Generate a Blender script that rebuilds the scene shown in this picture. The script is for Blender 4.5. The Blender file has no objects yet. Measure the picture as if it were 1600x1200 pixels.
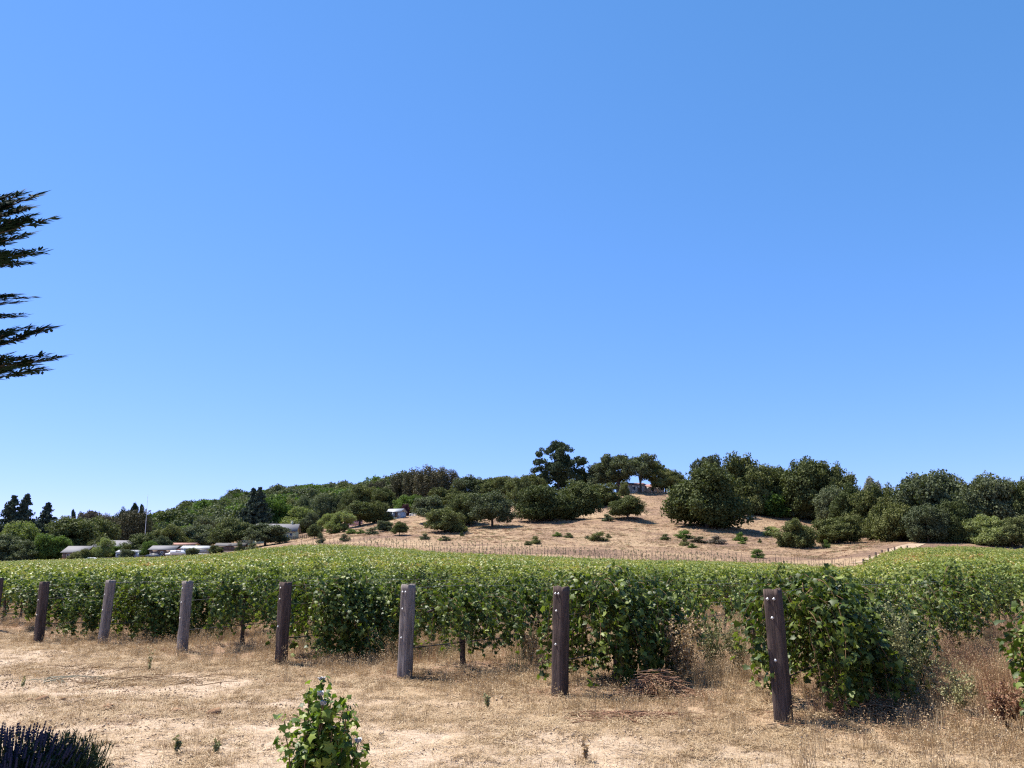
import bpy, math, random
import numpy as np
from mathutils import Vector, Matrix

# ------------------------------------------------------------------ camera, sky, sun, exposure
SC = bpy.context.scene
C = SC.collection
F = 1230.0                      # focal length in pixels of the 1600 px wide photograph
PITCH = math.atan(291 / F)
EYE = 1.6
cam_d = bpy.data.cameras.new('camera')
cam = bpy.data.objects.new('camera', cam_d); C.objects.link(cam)
cam.location = (0, 0, EYE)
cam.rotation_euler = (math.radians(90) + PITCH, 0, 0)
cam_d.sensor_width = 36; cam_d.lens = 36 * F / 1600
cam_d.clip_start = 0.05; cam_d.clip_end = 6000
SC.camera = cam

SUN_EL = math.radians(60)
SUN_DIR = Vector((-0.88, 0.475, 0)).normalized()      # horizontal direction towards the sun
w = bpy.data.worlds.new('World'); SC.world = w; w.use_nodes = True
nt = w.node_tree; nt.nodes.clear()
sky = nt.nodes.new('ShaderNodeTexSky'); sky.sky_type = 'NISHITA'; sky.sun_disc = False
sky.sun_elevation = SUN_EL
sky.sun_rotation = math.atan2(SUN_DIR.x, SUN_DIR.y)
sky.altitude = 2000; sky.air_density = 1.0; sky.dust_density = 0.0; sky.ozone_density = 6.0
sepc = nt.nodes.new('ShaderNodeSeparateColor'); wb = nt.nodes.new('ShaderNodeCombineColor')      # the camera's colour response to the sky
for ci, (pw, am) in enumerate([(1.0, .74), (.66, 1.21), (.75, 1.60)]):
    p1 = nt.nodes.new('ShaderNodeMath'); p1.operation = 'POWER'; p1.inputs[1].default_value = pw; p2 = nt.nodes.new('ShaderNodeMath'); p2.operation = 'MULTIPLY'; p2.inputs[1].default_value = am
    nt.links.new(sepc.outputs[ci], p1.inputs[0]); nt.links.new(p1.outputs[0], p2.inputs[0]); nt.links.new(p2.outputs[0], wb.inputs[ci])
bg = nt.nodes.new('ShaderNodeBackground'); bg.inputs[1].default_value = 0.0945
out = nt.nodes.new('ShaderNodeOutputWorld')
nt.links.new(sky.outputs[0], sepc.inputs[0]); nt.links.new(wb.outputs[0], bg.inputs[0]); nt.links.new(bg.outputs[0], out.inputs[0])
sl = bpy.data.lights.new('sun', 'SUN'); sl.energy = 4.9; sl.angle = math.radians(0.53); sl.color = (1.0, 0.95, 0.87)
sun = bpy.data.objects.new('sun', sl); C.objects.link(sun)
sd = Vector((SUN_DIR.x * math.cos(SUN_EL), SUN_DIR.y * math.cos(SUN_EL), math.sin(SUN_EL)))
sun.rotation_euler = sd.to_track_quat('Z', 'Y').to_euler(); sun.location = (-20, 10, 40)
vs = SC.view_settings
SC.render.engine = 'CYCLES'; SC.cycles.use_denoising = False; SC.cycles.filter_width = 1.25; SC.cycles.max_bounces = 8; SC.cycles.transparent_max_bounces = 4; SC.cycles.sample_clamp_indirect = 6; SC.cycles.sample_clamp_direct = 12
vs.view_transform = 'Standard'; vs.look = 'None'; vs.exposure = 1.2; vs.gamma = 1.0; vs.use_curve_mapping = False

# ------------------------------------------------------------------ helpers
RNG = np.random.default_rng(7)
_tab = np.random.default_rng(3).random((256, 256)).astype(np.float64)

def vnoise(x, y, s=0):
    x = np.asarray(x, float) + s * 17.37; y = np.asarray(y, float) + s * 9.71
    xi = np.floor(x).astype(int); yi = np.floor(y).astype(int)
    fx = x - xi; fy = y - yi
    fx = fx * fx * (3 - 2 * fx); fy = fy * fy * (3 - 2 * fy)
    g = lambda a, b: _tab[a & 255, b & 255]
    return (g(xi, yi) * (1 - fx) + g(xi + 1, yi) * fx) * (1 - fy) + (g(xi, yi + 1) * (1 - fx) + g(xi + 1, yi + 1) * fx) * fy

def fbm(x, y, o=4, s=0):
    v = 0; a = 0.5; t = 0
    for i in range(o):
        v = v + a * vnoise(np.asarray(x) * 2 ** i, np.asarray(y) * 2 ** i, s + i); t += a; a *= 0.5
    return v / t

def sstep(a, b, x):
    t = np.clip((np.asarray(x, float) - a) / (b - a), 0, 1)
    return t * t * (3 - 2 * t)

def ray(px, py):
    """direction (x/y, z/y) of the line of sight through a pixel of the photograph"""
    dx = px - 800; dy = 600 - py
    Y = F * math.cos(PITCH) - dy * math.sin(PITCH); Z = F * math.sin(PITCH) + dy * math.cos(PITCH)
    return dx / Y, Z / Y

def at(px, py, Y):
    u, v = ray(px, py)
    return (u * Y, Y, EYE + v * Y)

def on_flat(px, py, z=0.0):
    u, v = ray(px, py); t = (z - EYE) / v
    return (u * t, t)

K = 1.3
# per column of the photograph: vineyard edge (depth, pixel row of the canopy top) and the ground behind it
COLS = [
 (-500, 250, 876, [(300, 873), (400, 872), (1500, 872), (3000, 876)]),
 (0,    215, 877, [(260, 873), (400, 870), (1500, 870), (3000, 875)]),
 (120,  205, 873, [(260, 869), (400, 864), (900, 862), (3000, 875)]),
 (240,  195, 870, [(250, 862), (350, 852), (700, 820), (760, 818), (3000, 860)]),
 (350,  180, 864, [(230, 856), (300, 846), (450, 820), (700, 789), (800, 789), (3000, 850)]),
 (450,  165, 851, [(210, 846), (290, 838), (450, 808), (700, 774), (800, 776), (3000, 850)]),
 (520,  160, 849.5, [(200, 840), (280, 826), (400, 800), (700, 770), (800, 776), (3000, 850)]),
 (600,  150, 854, [(190, 838), (280, 808), (330, 795), (450, 773), (550, 768), (3000, 850)]),
 (700,  140, 862, [(170, 848), (230, 818), (300, 787), (400, 765), (460, 770), (3000, 850)]),
 (800,  135, 866, [(165, 853), (220, 822), (280, 787), (330, 771), (400, 778), (3000, 850)]),
 (900,  132, 870, [(165, 856), (220, 822), (280, 787), (310, 772), (400, 780), (3000, 850)]),
 (1000, 130, 874, [(165, 860), (220, 822), (270, 787), (300, 767), (360, 772), (3000, 850)]),
 (1100, 130, 875, [(165, 862), (215, 825), (265, 790), (300, 772), (360, 778), (3000, 850)]),
 (1200, 126, 879, [(160, 868), (200, 840), (250, 808), (290, 787), (360, 788), (3000, 850)]),
 (1290, 112, 885, [(150, 874), (180, 853), (230, 828), (290, 797), (360, 796), (3000, 850)]),
 (1340, 110, 884, [(135, 872), (165, 856), (200, 842), (290, 805), (360, 806), (3000, 850)]),
 (1420, 150, 855, [(160, 852), (180, 845), (250, 820), (360, 812), (3000, 850)]),
 (1500, 150, 852, [(160, 850), (180, 842), (250, 820), (360, 812), (3000, 850)]),
 (1600, 150, 857, [(160, 853), (180, 845), (250, 822), (360, 815), (3000, 850)]),
 (2100, 150, 862, [(160, 858), (180, 850), (250, 830), (360, 825), (3000, 860)]),
]
UU = np.linspace(-1.1, 1.1, 331); LY = np.linspace(math.log(20), math.log(5000), 260)
_cu = []; _cz = []; _cyv = []
for (px, Yv, pyv, pts) in COLS:
    u0 = ray(px, 860)[0]
    zc = EYE + ray(px, pyv)[1] * Yv * K - 1.55
    ys = [20, 32, Yv * K * 0.45, Yv * K * 0.75, Yv * K]; zs = [0, 0.0, zc * 0.28, zc * 0.68, zc]
    ys.append(Yv * K + 9); zs.append(zc + 1.0 if pts[0][1] < pyv + 2 else zc)
    for (Y, py) in pts:
        if Y * K > ys[-1] + 1:
            ys.append(Y * K); zs.append(EYE + ray(px, py)[1] * Y * K)
    ys.append(6000); zs.append(zs[-1])
    _cu.append(u0); _cyv.append(Yv * K); _cz.append(np.interp(np.exp(LY), ys, zs))
_cu = np.array(_cu); _cz = np.array(_cz)
ZT = np.array([np.interp(UU, _cu, _cz[:, j]) for j in range(len(LY))]).T
def _blur(a, n, ax):
    k = np.hanning(n + 2)[1:-1]; k /= k.sum()
    p = [(0, 0), (0, 0)]; p[ax] = (n // 2, n // 2)
    return np.apply_along_axis(lambda v: np.convolve(v, k, 'valid'), ax, np.pad(a, p, 'edge'))
ZT = _blur(_blur(ZT, 7, 0), 5, 1)

def edge_y(u):
    return np.interp(u, _cu, _cyv)

PL = Vector((-0.793, 0.609)); RW = Vector((0.609, 0.793)); P0 = Vector((2.9, 9.0)); SP = 3.0
ROWLEN = []

def T(x, y, fine=False):
    x = np.asarray(x, float); y = np.asarray(y, float)
    yy = np.maximum(y, 20.0); u = np.clip(x / yy, -1.099, 1.099)
    i = (u - UU[0]) / (UU[1] - UU[0]); j = np.clip((np.log(yy) - LY[0]) / (LY[1] - LY[0]), 0, len(LY) - 1.001)
    i0 = i.astype(int); j0 = j.astype(int); fi = i - i0; fj = j - j0
    z = (ZT[i0, j0] * (1 - fi) + ZT[i0 + 1, j0] * fi) * (1 - fj) + (ZT[i0, j0 + 1] * (1 - fi) + ZT[i0 + 1, j0 + 1] * fi) * fj
    z = np.where(y < 20, 0, z)
    hill = sstep(200, 300, y)
    z = z + hill * (fbm(x / 28, y / 28, 4, 5) - 0.5) * 4.5 * sstep(-0.3, -0.1, x / yy)
    # small relief near by: a low berm under each row, ruts and clods in the bare strip
    a = (x - P0.x) * RW.x + (y - P0.y) * RW.y; b = (x - P0.x) * PL.x + (y - P0.y) * PL.y
    near = sstep(90, 40, y)
    ph = b / SP - np.round(b / SP)
    z = z + near * sstep(-0.6, 0.8, a) * 0.07 * np.exp(-(ph * SP / 0.5) ** 2)
    z = z + near * (fbm(x / 2.2, y / 2.2, 3, 2) - 0.5) * 0.10 * sstep(2.5, 6, y)
    if fine:
        g = sstep(40, 15, y)
        n = fbm(x * 3.2, y * 3.2, 4, 8)
        z = z + g * (n - 0.5) * 0.055 + g * (0.5 - np.abs(fbm(x * 9, y * 9, 2, 11) - 0.5)) * 0.02
    return z

def Ts(x, y): return float(T(np.array([x]), np.array([y]))[0])

def hit(px, py, y0=165.0, y1=900.0):
    """where the line of sight through a pixel meets the far ground"""
    u, v = ray(px, py)
    ys = np.exp(np.linspace(math.log(y0), math.log(y1), 700))
    zz = T(u * ys, ys); r = EYE + v * ys
    k = np.argmax(zz >= r)
    if zz[k] < r[k]: k = int(np.argmin(r - zz))
    return float(u * ys[k]), float(ys[k]), float(zz[k])

def mesh_np(name, verts, faces_list, mats=(), mat_idx=None, rnd=None, smooth=False):
    """faces_list: list of (n,k) int arrays"""
    me = bpy.data.meshes.new(name)
    verts = np.asarray(verts, np.float32)
    me.vertices.add(len(verts)); me.vertices.foreach_set('co', verts.ravel())
    loops = np.concatenate([f.ravel() for f in faces_list]).astype(np.int32)
    cnt = np.concatenate([np.full(len(f), f.shape[1]) for f in faces_list]).astype(np.int32)
    st = np.concatenate([[0], np.cumsum(cnt)[:-1]]).astype(np.int32)
    me.loops.add(len(loops)); me.loops.foreach_set('vertex_index', loops)
    me.polygons.add(len(cnt)); me.polygons.foreach_set('loop_start', st); me.polygons.foreach_set('loop_total', cnt)
    for m in mats: me.materials.append(m)
    if mat_idx is not None: me.polygons.foreach_set('material_index', np.asarray(mat_idx, np.int32))
    if smooth: me.polygons.foreach_set('use_smooth', np.ones(len(cnt), bool))
    if rnd is not None:
        at_ = me.attributes.new('rnd', 'FLOAT', 'FACE'); at_.data.foreach_set('value', np.asarray(rnd, np.float32))
    me.update(calc_edges=True); me.validate()
    return me

class MB:
    """collects pieces into one mesh"""
    def __init__(s): s.v = []; s.f = []; s.n = 0; s.m = []; s.r = []
    def add(s, v, f, m=0, r=0.5):
        v = np.asarray(v, float).reshape(-1, 3)
        for a in (f if isinstance(f, list) else [f]):
            a = np.asarray(a, int)
            s.f.append(a + s.n); s.m.append(np.full(len(a), m))
            s.r.append(np.broadcast_to(np.asarray(r, float), (len(a),)) if np.ndim(r) == 0 or len(np.atleast_1d(r)) == len(a) else np.full(len(a), 0.5))
        s.v.append(v); s.n += len(v)
    def box(s, c, d, rz=0, m=0, r=0.5):
        c = np.array(c, float); d = np.array(d, float) / 2
        q = np.array([[-1,-1,-1],[1,-1,-1],[1,1,-1],[-1,1,-1],[-1,-1,1],[1,-1,1],[1,1,1],[-1,1,1]]) * d
        ca, sa = math.cos(rz), math.sin(rz)
        q = np.stack([q[:,0]*ca - q[:,1]*sa, q[:,0]*sa + q[:,1]*ca, q[:,2]], 1) + c
        s.add(q, np.array([[0,3,2,1],[4,5,6,7],[0,1,5,4],[1,2,6,5],[2,3,7,6],[3,0,4,7]]), m, r)
    def tube(s, pts, rad, sides=6, m=0, r=0.5, cap=True):
        pts = np.asarray(pts, float); n = len(pts)
        rad = np.broadcast_to(np.asarray(rad, float), (n,))
        t = np.gradient(pts, axis=0); t /= np.linalg.norm(t, axis=1)[:, None] + 1e-9
        ref = np.array([0, 0, 1.0]) if abs(t[:, 2]).mean() < 0.8 else np.array([1.0, 0, 0])
        a = np.cross(t, ref); a /= np.linalg.norm(a, axis=1)[:, None] + 1e-9; b = np.cross(t, a)
        an = np.arange(sides) * 2 * math.pi / sides
        v = pts[:, None] + rad[:, None, None] * (np.cos(an)[None, :, None] * a[:, None] + np.sin(an)[None, :, None] * b[:, None])
        i = np.arange(n - 1)[:, None] * sides; j = np.arange(sides)[None]; k = (j + 1) % sides
        q = np.stack([i + j, i + k, i + sides + k, i + sides + j], -1).reshape(-1, 4)
        s.add(v, q, m, r)
        if cap:
            s.add(np.vstack([v[-1], pts[-1]]), np.array([[a_, (a_ + 1) % sides, sides] for a_ in range(sides)]), m, r)
    def mesh(s, name, mats, smooth=False):
        if not s.v: return None
        # group by vertex count is not needed: foreach handles mixed
        return mesh_np(name, np.vstack(s.v), s.f, mats, np.concatenate(s.m), np.concatenate(s.r), smooth)

def link(name, me, parent=None, loc=None):
    o = bpy.data.objects.new(name, me); C.objects.link(o)
    if parent is not None: o.parent = parent
    if loc is not None: o.location = loc
    return o

def tag(o, label=None, cat=None, group=None, kind=None):
    if label: o['label'] = label
    if cat: o['category'] = cat
    if group: o['group'] = group
    if kind: o['kind'] = kind
    return o

def empty(name, loc, rz=0, scale=(1, 1, 1)):
    o = bpy.data.objects.new(name, None); C.objects.link(o); o.empty_display_size = 0.2
    o.location = loc; o.rotation_euler = (0, 0, rz); o.scale = scale
    return o

def norm(a): return a / (np.linalg.norm(a, axis=-1, keepdims=True) + 1e-9)

# leaf templates: vertices in the leaf's plane (x across, y along, z normal), base at origin
T_DIAMOND = (np.array([[0,0,0],[0.45,0.5,0.08],[0,1,0],[-0.45,0.5,0.08]]), [np.array([[0,1,2],[0,2,3]])])
_lv = np.array([[0,.12,0],[.32,-.04,-.05],[.44,.20,.02],[.58,.36,-.10],[.46,.52,.03],[.42,.76,-.06],[.24,.78,.02],[0,1.00,-.10],
                [-.24,.78,.02],[-.42,.76,-.06],[-.46,.52,.03],[-.58,.36,-.10],[-.44,.20,.02],[-.32,-.04,-.05]])
_ctr = np.array([[0,.42,.06]])
T_VINE = (np.vstack([_lv, _ctr]), [np.array([[i, (i + 1) % 14, 14] for i in range(14)])])
_lo = np.array([[0,.10,0],[.40,-.02,-.06],[.34,.24,.02],[.60,.42,-.10],[.30,.60,.02],[0,1.0,-.12],[-.30,.60,.02],[-.60,.42,-.10],[-.34,.24,.02],[-.40,-.02,-.06],[0,.42,.08]])
T_LOBE = (_lo, [np.array([[i, (i + 1) % 10, 10] for i in range(10)])])
_l6 = np.array([[0,0,0],[.48,.18,-.08],[.40,.62,-.04],[0,1,-.1],[-.40,.62,-.04],[-.48,.18,-.08],[0,.42,.08]])
T_LEAF6 = (_l6, [np.array([[i, (i + 1) % 6, 6] for i in range(6)])])

def put_leaves(mb, tpl, pos, nrm, size, rng, m=0, updir=None, rr=None):
    """scatter a leaf template: nrm = leaf normal, leaf axis hangs mostly down/outward"""
    tv, tf = tpl; n = len(pos)
    if n == 0: return
    z = norm(nrm)
    d = rng.normal(size=(n, 3)) if updir is None else updir + rng.normal(size=(n, 3)) * 0.45
    y = norm(d - (d * z).sum(1, keepdims=True) * z); x = np.cross(y, z)
    R = np.stack([x, y, z], 1)                       # rows are axes
    sz = np.broadcast_to(np.asarray(size, float), (n,))
    v = np.einsum('mk,nkj->nmj', tv, R) * sz[:, None, None] + pos[:, None]
    k = len(tv)
    rn = rng.random(n) if rr is None else rr
    off = (np.arange(n) * k)[:, None, None]
    fs = [ (f[None] + off).reshape(-1, f.shape[1]) for f in tf]
    nf = sum(len(f) for f in tf)
    mb.v.append(v.reshape(-1, 3))
    for f0, fa in zip(tf, fs):
        mb.f.append(fa + mb.n); mb.m.append(np.full(len(fa), m)); mb.r.append(np.repeat(rn, len(f0)))
    mb.n += n * k

# ------------------------------------------------------------------ materials
def mat(name):
    m = bpy.data.materials.new(name); m.use_nodes = True
    n = m.node_tree; b = n.nodes['Principled BSDF']
    return m, n, b

def ramp(n, stops, fac):
    r = n.nodes.new('ShaderNodeValToRGB'); e = r.color_ramp.elements
    while len(e) < len(stops): e.new(0.5)
    for i, (p, c) in enumerate(stops):
        e[i].position = p; e[i].color = (*c, 1)
    n.links.new(fac, r.inputs[0]); return r.outputs[0]

def noise(n, scale, detail=4, rough=0.55, coord=None, dist=0):
    t = n.nodes.new('ShaderNodeTexNoise'); t.inputs['Scale'].default_value = scale
    t.inputs['Detail'].default_value = detail; t.inputs['Roughness'].default_value = rough; t.inputs['Distortion'].default_value = dist
    if coord is not None: n.links.new(coord, t.inputs['Vector'])
    return t.outputs['Fac']

def mix(n, fac, a, b, mode='MIX'):
    x = n.nodes.new('ShaderNodeMix'); x.data_type = 'RGBA'; x.blend_type = mode
    for s, v in ((x.inputs[0], fac), (x.inputs[6], a), (x.inputs[7], b)):
        if hasattr(v, 'links') or isinstance(v, bpy.types.NodeSocket): n.links.new(v, s)
        else: s.default_value = v if isinstance(v, float) else (*v, 1)
    return x.outputs[2]

def mth(n, op, a, b=None, clamp=False):
    x = n.nodes.new('ShaderNodeMath'); x.operation = op; x.use_clamp = clamp
    for s, v in ((x.inputs[0], a), (x.inputs[1], b)):
        if v is None: continue
        if isinstance(v, bpy.types.NodeSocket): n.links.new(v, s)
        else: s.default_value = v
    return x.outputs[0]

def attr(n, name):
    a = n.nodes.new('ShaderNodeAttribute'); a.attribute_name = name; return a

def leaf_mat(name, stops, rough=0.5, spec=0.5, trans=0.25, world=None, inst=0.25, tcol=None):
    """foliage: colour from the leaf's own number, the plant's own number and where it grows"""
    m, n, b = mat(name)
    a = attr(n, 'rnd').outputs['Fac']
    oi = n.nodes.new('ShaderNodeObjectInfo').outputs['Random']
    f = mth(n, 'ADD', mth(n, 'MULTIPLY', a, 0.62 - inst * 0.5), mth(n, 'MULTIPLY', oi, inst))
    geo = n.nodes.new('ShaderNodeNewGeometry').outputs['Position']
    if world:
        f = mth(n, 'ADD', f, mth(n, 'MULTIPLY', mth(n, 'SUBTRACT', noise(n, world[0], 3, 0.5, geo), 0.42), world[1]))
    else:
        f = mth(n, 'ADD', f, 0.12)
    col = ramp(n, stops, f)
    n.links.new(col, b.inputs['Base Color'])
    b.inputs['Roughness'].default_value = rough; b.inputs['Specular IOR Level'].default_value = spec
    tr = n.nodes.new('ShaderNodeBsdfTranslucent')
    br = mix(n, 1.0, col, tcol or (1.5, 1.7, 0.6), 'MULTIPLY'); n.links.new(br, tr.inputs[0])
    ms = n.nodes.new('ShaderNodeMixShader'); ms.inputs[0].default_value = trans
    n.links.new(b.outputs[0], ms.inputs[1]); n.links.new(tr.outputs[0], ms.inputs[2])
    n.links.new(ms.outputs[0], n.nodes['Material Output'].inputs[0])
    return m

def plain(name, col, rough=0.8, var=0.25, scale=8, spec=0.3, metal=0.0, bump=0.0, bscale=None):
    m, n, b = mat(name)
    tc = n.nodes.new('ShaderNodeTexCoord').outputs['Object']
    f = noise(n, scale, 5, 0.6, tc)
    lo = tuple(c * (1 - var) for c in col); hi = tuple(min(1, c * (1 + var)) for c in col)
    n.links.new(ramp(n, [(0.3, lo), (0.7, hi)], f), b.inputs['Base Color'])
    b.inputs['Roughness'].default_value = rough; b.inputs['Specular IOR Level'].default_value = spec; b.inputs['Metallic'].default_value = metal
    if bump:
        bp = n.nodes.new('ShaderNodeBump'); bp.inputs['Strength'].default_value = bump; bp.inputs['Distance'].default_value = 0.02
        n.links.new(noise(n, bscale or scale * 4, 4, 0.6, tc), bp.inputs['Height']); n.links.new(bp.outputs[0], b.inputs['Normal'])
    return m

M = {}
M['vine'] = leaf_mat('vine_leaf', [(0.0, (.014, .024, .006)), (0.34, (.050, .075, .013)), (0.50, (.14, .175, .034)), (0.68, (.29, .32, .10)), (0.95, (.24, .16, .05)), (1.0, (.22, .07, .03))],
                     rough=0.50, spec=0.22, trans=0.20, world=(0.035, 0.30), inst=0.12)  # random leaf tones; dark and bright stops also paint in shade and sun
M['vine_far'] = leaf_mat('vine_leaf_field', [(0.0, (.045, .065, .015)), (0.30, (.12, .165, .035)), (0.55, (.235, .26, .066)), (0.74, (.34, .30, .105)), (0.86, (.36, .21, .09)), (0.95, (.34, .09, .05))],
                     rough=0.5, spec=0.3, trans=0.2, world=(0.03, 0.85), inst=0.34)
M['vine_mid'] = leaf_mat('vine_leaf_middle', [(0.0, (.035, .062, .014)), (0.30, (.095, .130, .028)), (0.52, (.21, .23, .058)), (0.72, (.31, .30, .10)), (0.95, (.25, .16, .06)), (1.0, (.24, .08, .04))],
                     rough=0.52, spec=0.2, trans=0.24, world=(0.03, 0.5), inst=0.2)
M['bark'] = plain('vine_bark', (.085, .062, .048), 0.95, 0.5, 30, 0.1, bump=0.8)
M['cane'] = plain('cane_bark', (.16, .095, .05), 0.8, 0.4, 20, 0.2)
M['oak_bark'] = plain('oak_bark', (.075, .062, .052), 0.95, 0.4, 4, 0.1, bump=0.5)
def tl(name, cols, trans=0.12, inst=0.42, rough=0.75, spec=0.12):
    return leaf_mat(name, [(0.0, cols[0]), (0.45, cols[1]), (0.9, cols[2])], rough=rough, spec=spec, trans=trans, inst=inst)
M['oak'] = tl('oak_leaf', [(.036, .048, .019), (.072, .086, .031), (.150, .160, .064)])
M['oak_olive'] = tl('oak_leaf_olive', [(.050, .060, .022), (.095, .105, .036), (.185, .185, .070)])
M['oak_grey'] = tl('oak_leaf_grey', [(.052, .064, .034), (.085, .100, .052), (.135, .148, .082)])
M['oak_bright'] = tl('bright_leaf', [(.040, .072, .016), (.075, .120, .026), (.120, .165, .045)], 0.2)
M['willow'] = tl('willow_leaf', [(.10, .125, .040), (.17, .195, .070), (.26, .28, .12)], 0.2)
M['pine'] = tl('pine_needle', [(.022, .038, .020), (.042, .062, .032), (.072, .094, .050)], 0.05)
M['fir'] = tl('fir_needle', [(.030, .046, .034), (.050, .070, .052), (.080, .100, .075)], 0.05)
M['cypress'] = tl('cypress_leaf', [(.045, .045, .026), (.082, .076, .042), (.130, .112, .064)], 0.05)
M['pale'] = tl('pale_leaf', [(.13, .14, .10), (.19, .19, .14), (.25, .24, .19)], 0.1)
M['purple'] = tl('purple_leaf', [(.05, .022, .030), (.08, .035, .045), (.11, .05, .06)], 0.1)
M['pinkish'] = tl('pinkish_leaf', [(.085, .070, .055), (.125, .10, .08), (.17, .14, .115)], 0.1)
M['redwood'] = leaf_mat('redwood_needle', [(0, (.006, .016, .012)), (0.5, (.012, .030, .018)), (1, (.024, .050, .026))], 0.8, 0.08, 0.02)
M['shrub_leaf'] = leaf_mat('rose_of_sharon_leaf', [(0, (.020, .040, .007)), (0.35, (.060, .10, .016)), (0.6, (.15, .20, .03)), (0.9, (.34, .38, .07))], 0.5, 0.25, 0.28, inst=0.0)
M['petal'] = plain('pale_petal', (.42, .42, .42), 0.7, 0.12, 30)
M['lav_stem'] = leaf_mat('lavender_stem', [(0, (.014, .026, .010)), (1, (.042, .062, .022))], 0.7, 0.2, 0.1)
M['lav_flower'] = plain('lavender_flower', (.026, .024, .050), 0.8, 0.4, 40)
M['straw'] = leaf_mat('dry_grass', [(0, (.17, .11, .060)), (0.45, (.34, .235, .13)), (0.9, (.54, .43, .28))], 0.7, 0.25, 0.2, inst=0.35, tcol=(1.1, 1.0, 0.8))
M['straw_red'] = leaf_mat('rusty_weed', [(0, (.13, .060, .038)), (0.5, (.24, .125, .075)), (1, (.38, .24, .15))], 0.7, 0.2, 0.15, inst=0.4, tcol=(1.1, 1.0, 0.8))
M['straw_green'] = leaf_mat('green_weed', [(0, (.11, .13, .05)), (0.5, (.22, .22, .10)), (1, (.40, .37, .20))], 0.7, 0.2, 0.2, inst=0.4, tcol=(1.1, 1.0, 0.8))

def ground_mat():
    m, n, b = mat('dry_ground')
    pos = n.nodes.new('ShaderNodeNewGeometry').outputs['Position']
    z = attr(n, 'zone')            # R: bare dirt, G: hill grass, B: reddish dirt
    sep = n.nodes.new('ShaderNodeSeparateColor'); n.links.new(z.outputs['Color'], sep.inputs[0])
    f1 = noise(n, 1.3, 6, 0.65, pos); f2 = noise(n, 14, 6, 0.7, pos); f3 = noise(n, 60, 4, 0.7, pos); f4 = noise(n, 0.045, 6, 0.62, pos, 0.6)
    dirt = mix(n, 0.4, ramp(n, [(0.32, (.24, .165, .115)), (0.46, (.42, .315, .225)), (0.66, (.58, .47, .36))], f2), ramp(n, [(0.36, (.20, .135, .095)), (0.47, (.44, .335, .24)), (0.62, (.62, .51, .39))], f3))
    litter = ramp(n, [(0.30, (.17, .11, .068)), (0.52, (.34, .24, .145)), (0.70, (.50, .385, .255))], f3)
    mp0 = n.nodes.new('ShaderNodeMapping'); mp0.inputs['Rotation'].default_value = (0, 0, .45); mp0.inputs['Scale'].default_value = (14, 55, 30); n.links.new(pos, mp0.inputs[0])
    crk = ramp(n, [(0.40, (.42, .34, .30)), (0.47, (1, 1, 1))], noise(n, 1.0, 5, 0.75, mp0.outputs[0], 1.2)); dirt = mix(n, 0.85, dirt, crk, 'MULTIPLY')
    sub = mth(n, 'ADD', mth(n, 'MULTIPLY', mth(n, 'SUBTRACT', f1, 0.5), 1.6), sep.outputs[0], True)
    near = mix(n, sub, litter, dirt)
    red = mix(n, mth(n, 'MULTIPLY', sep.outputs[2], 0.8), near, (.27, .155, .105))
    # far slope
    fh = noise(n, 0.35, 8, 0.72, pos)
    mp = n.nodes.new('ShaderNodeMapping'); mp.inputs['Scale'].default_value = (0.05, 0.30, 0.6); n.links.new(pos, mp.inputs[0])
    fs = noise(n, 1.0, 6, 0.7, mp.outputs[0], 0.8)
    f4 = mth(n, 'ADD', mth(n, 'MULTIPLY', mth(n, 'SUBTRACT', f4, 0.5), 2.6), 0.5)
    h1 = ramp(n, [(0.34, (.17, .105, .080)), (0.46, (.31, .205, .135)), (0.56, (.41, .285, .175)), (0.70, (.52, .39, .245))], mth(n, 'ADD', mth(n, 'MULTIPLY', f4, 0.55), mth(n, 'MULTIPLY', fh, 0.45)))
    h2 = ramp(n, [(0.35, (.22, .140, .105)), (0.65, (.46, .33, .21))], fs)
    hillc = mix(n, 0.42, h1, h2); fine_ = noise(n, 1.6, 6, 0.75, pos); hillc = mix(n, 0.8, hillc, ramp(n, [(0.37, (.24, .20, .18)), (0.50, (.76, .74, .72)), (0.64, (1.12, 1.08, 1.0))], fine_), 'MULTIPLY')
    n.links.new(mix(n, sep.outputs[1], red, hillc), b.inputs['Base Color'])
    b.inputs['Roughness'].default_value = 0.95; b.inputs['Specular IOR Level'].default_value = 0.1
    bp = n.nodes.new('ShaderNodeBump'); bp.inputs['Strength'].default_value = 0.9; bp.inputs['Distance'].default_value = 0.03
    n.links.new(mth(n, 'ADD', f2, mth(n, 'MULTIPLY', f3, 0.5)), bp.inputs['Height'])
    bh = n.nodes.new('ShaderNodeBump'); bh.inputs['Distance'].default_value = 1.3
    n.links.new(mth(n, 'MULTIPLY', sep.outputs[1], 0.9), bh.inputs['Strength']); n.links.new(mth(n, 'ADD', fh, fs), bh.inputs['Height'])
    n.links.new(bp.outputs[0], bh.inputs['Normal']); n.links.new(bh.outputs[0], b.inputs['Normal'])
    return m
M['ground'] = ground_mat()

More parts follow.
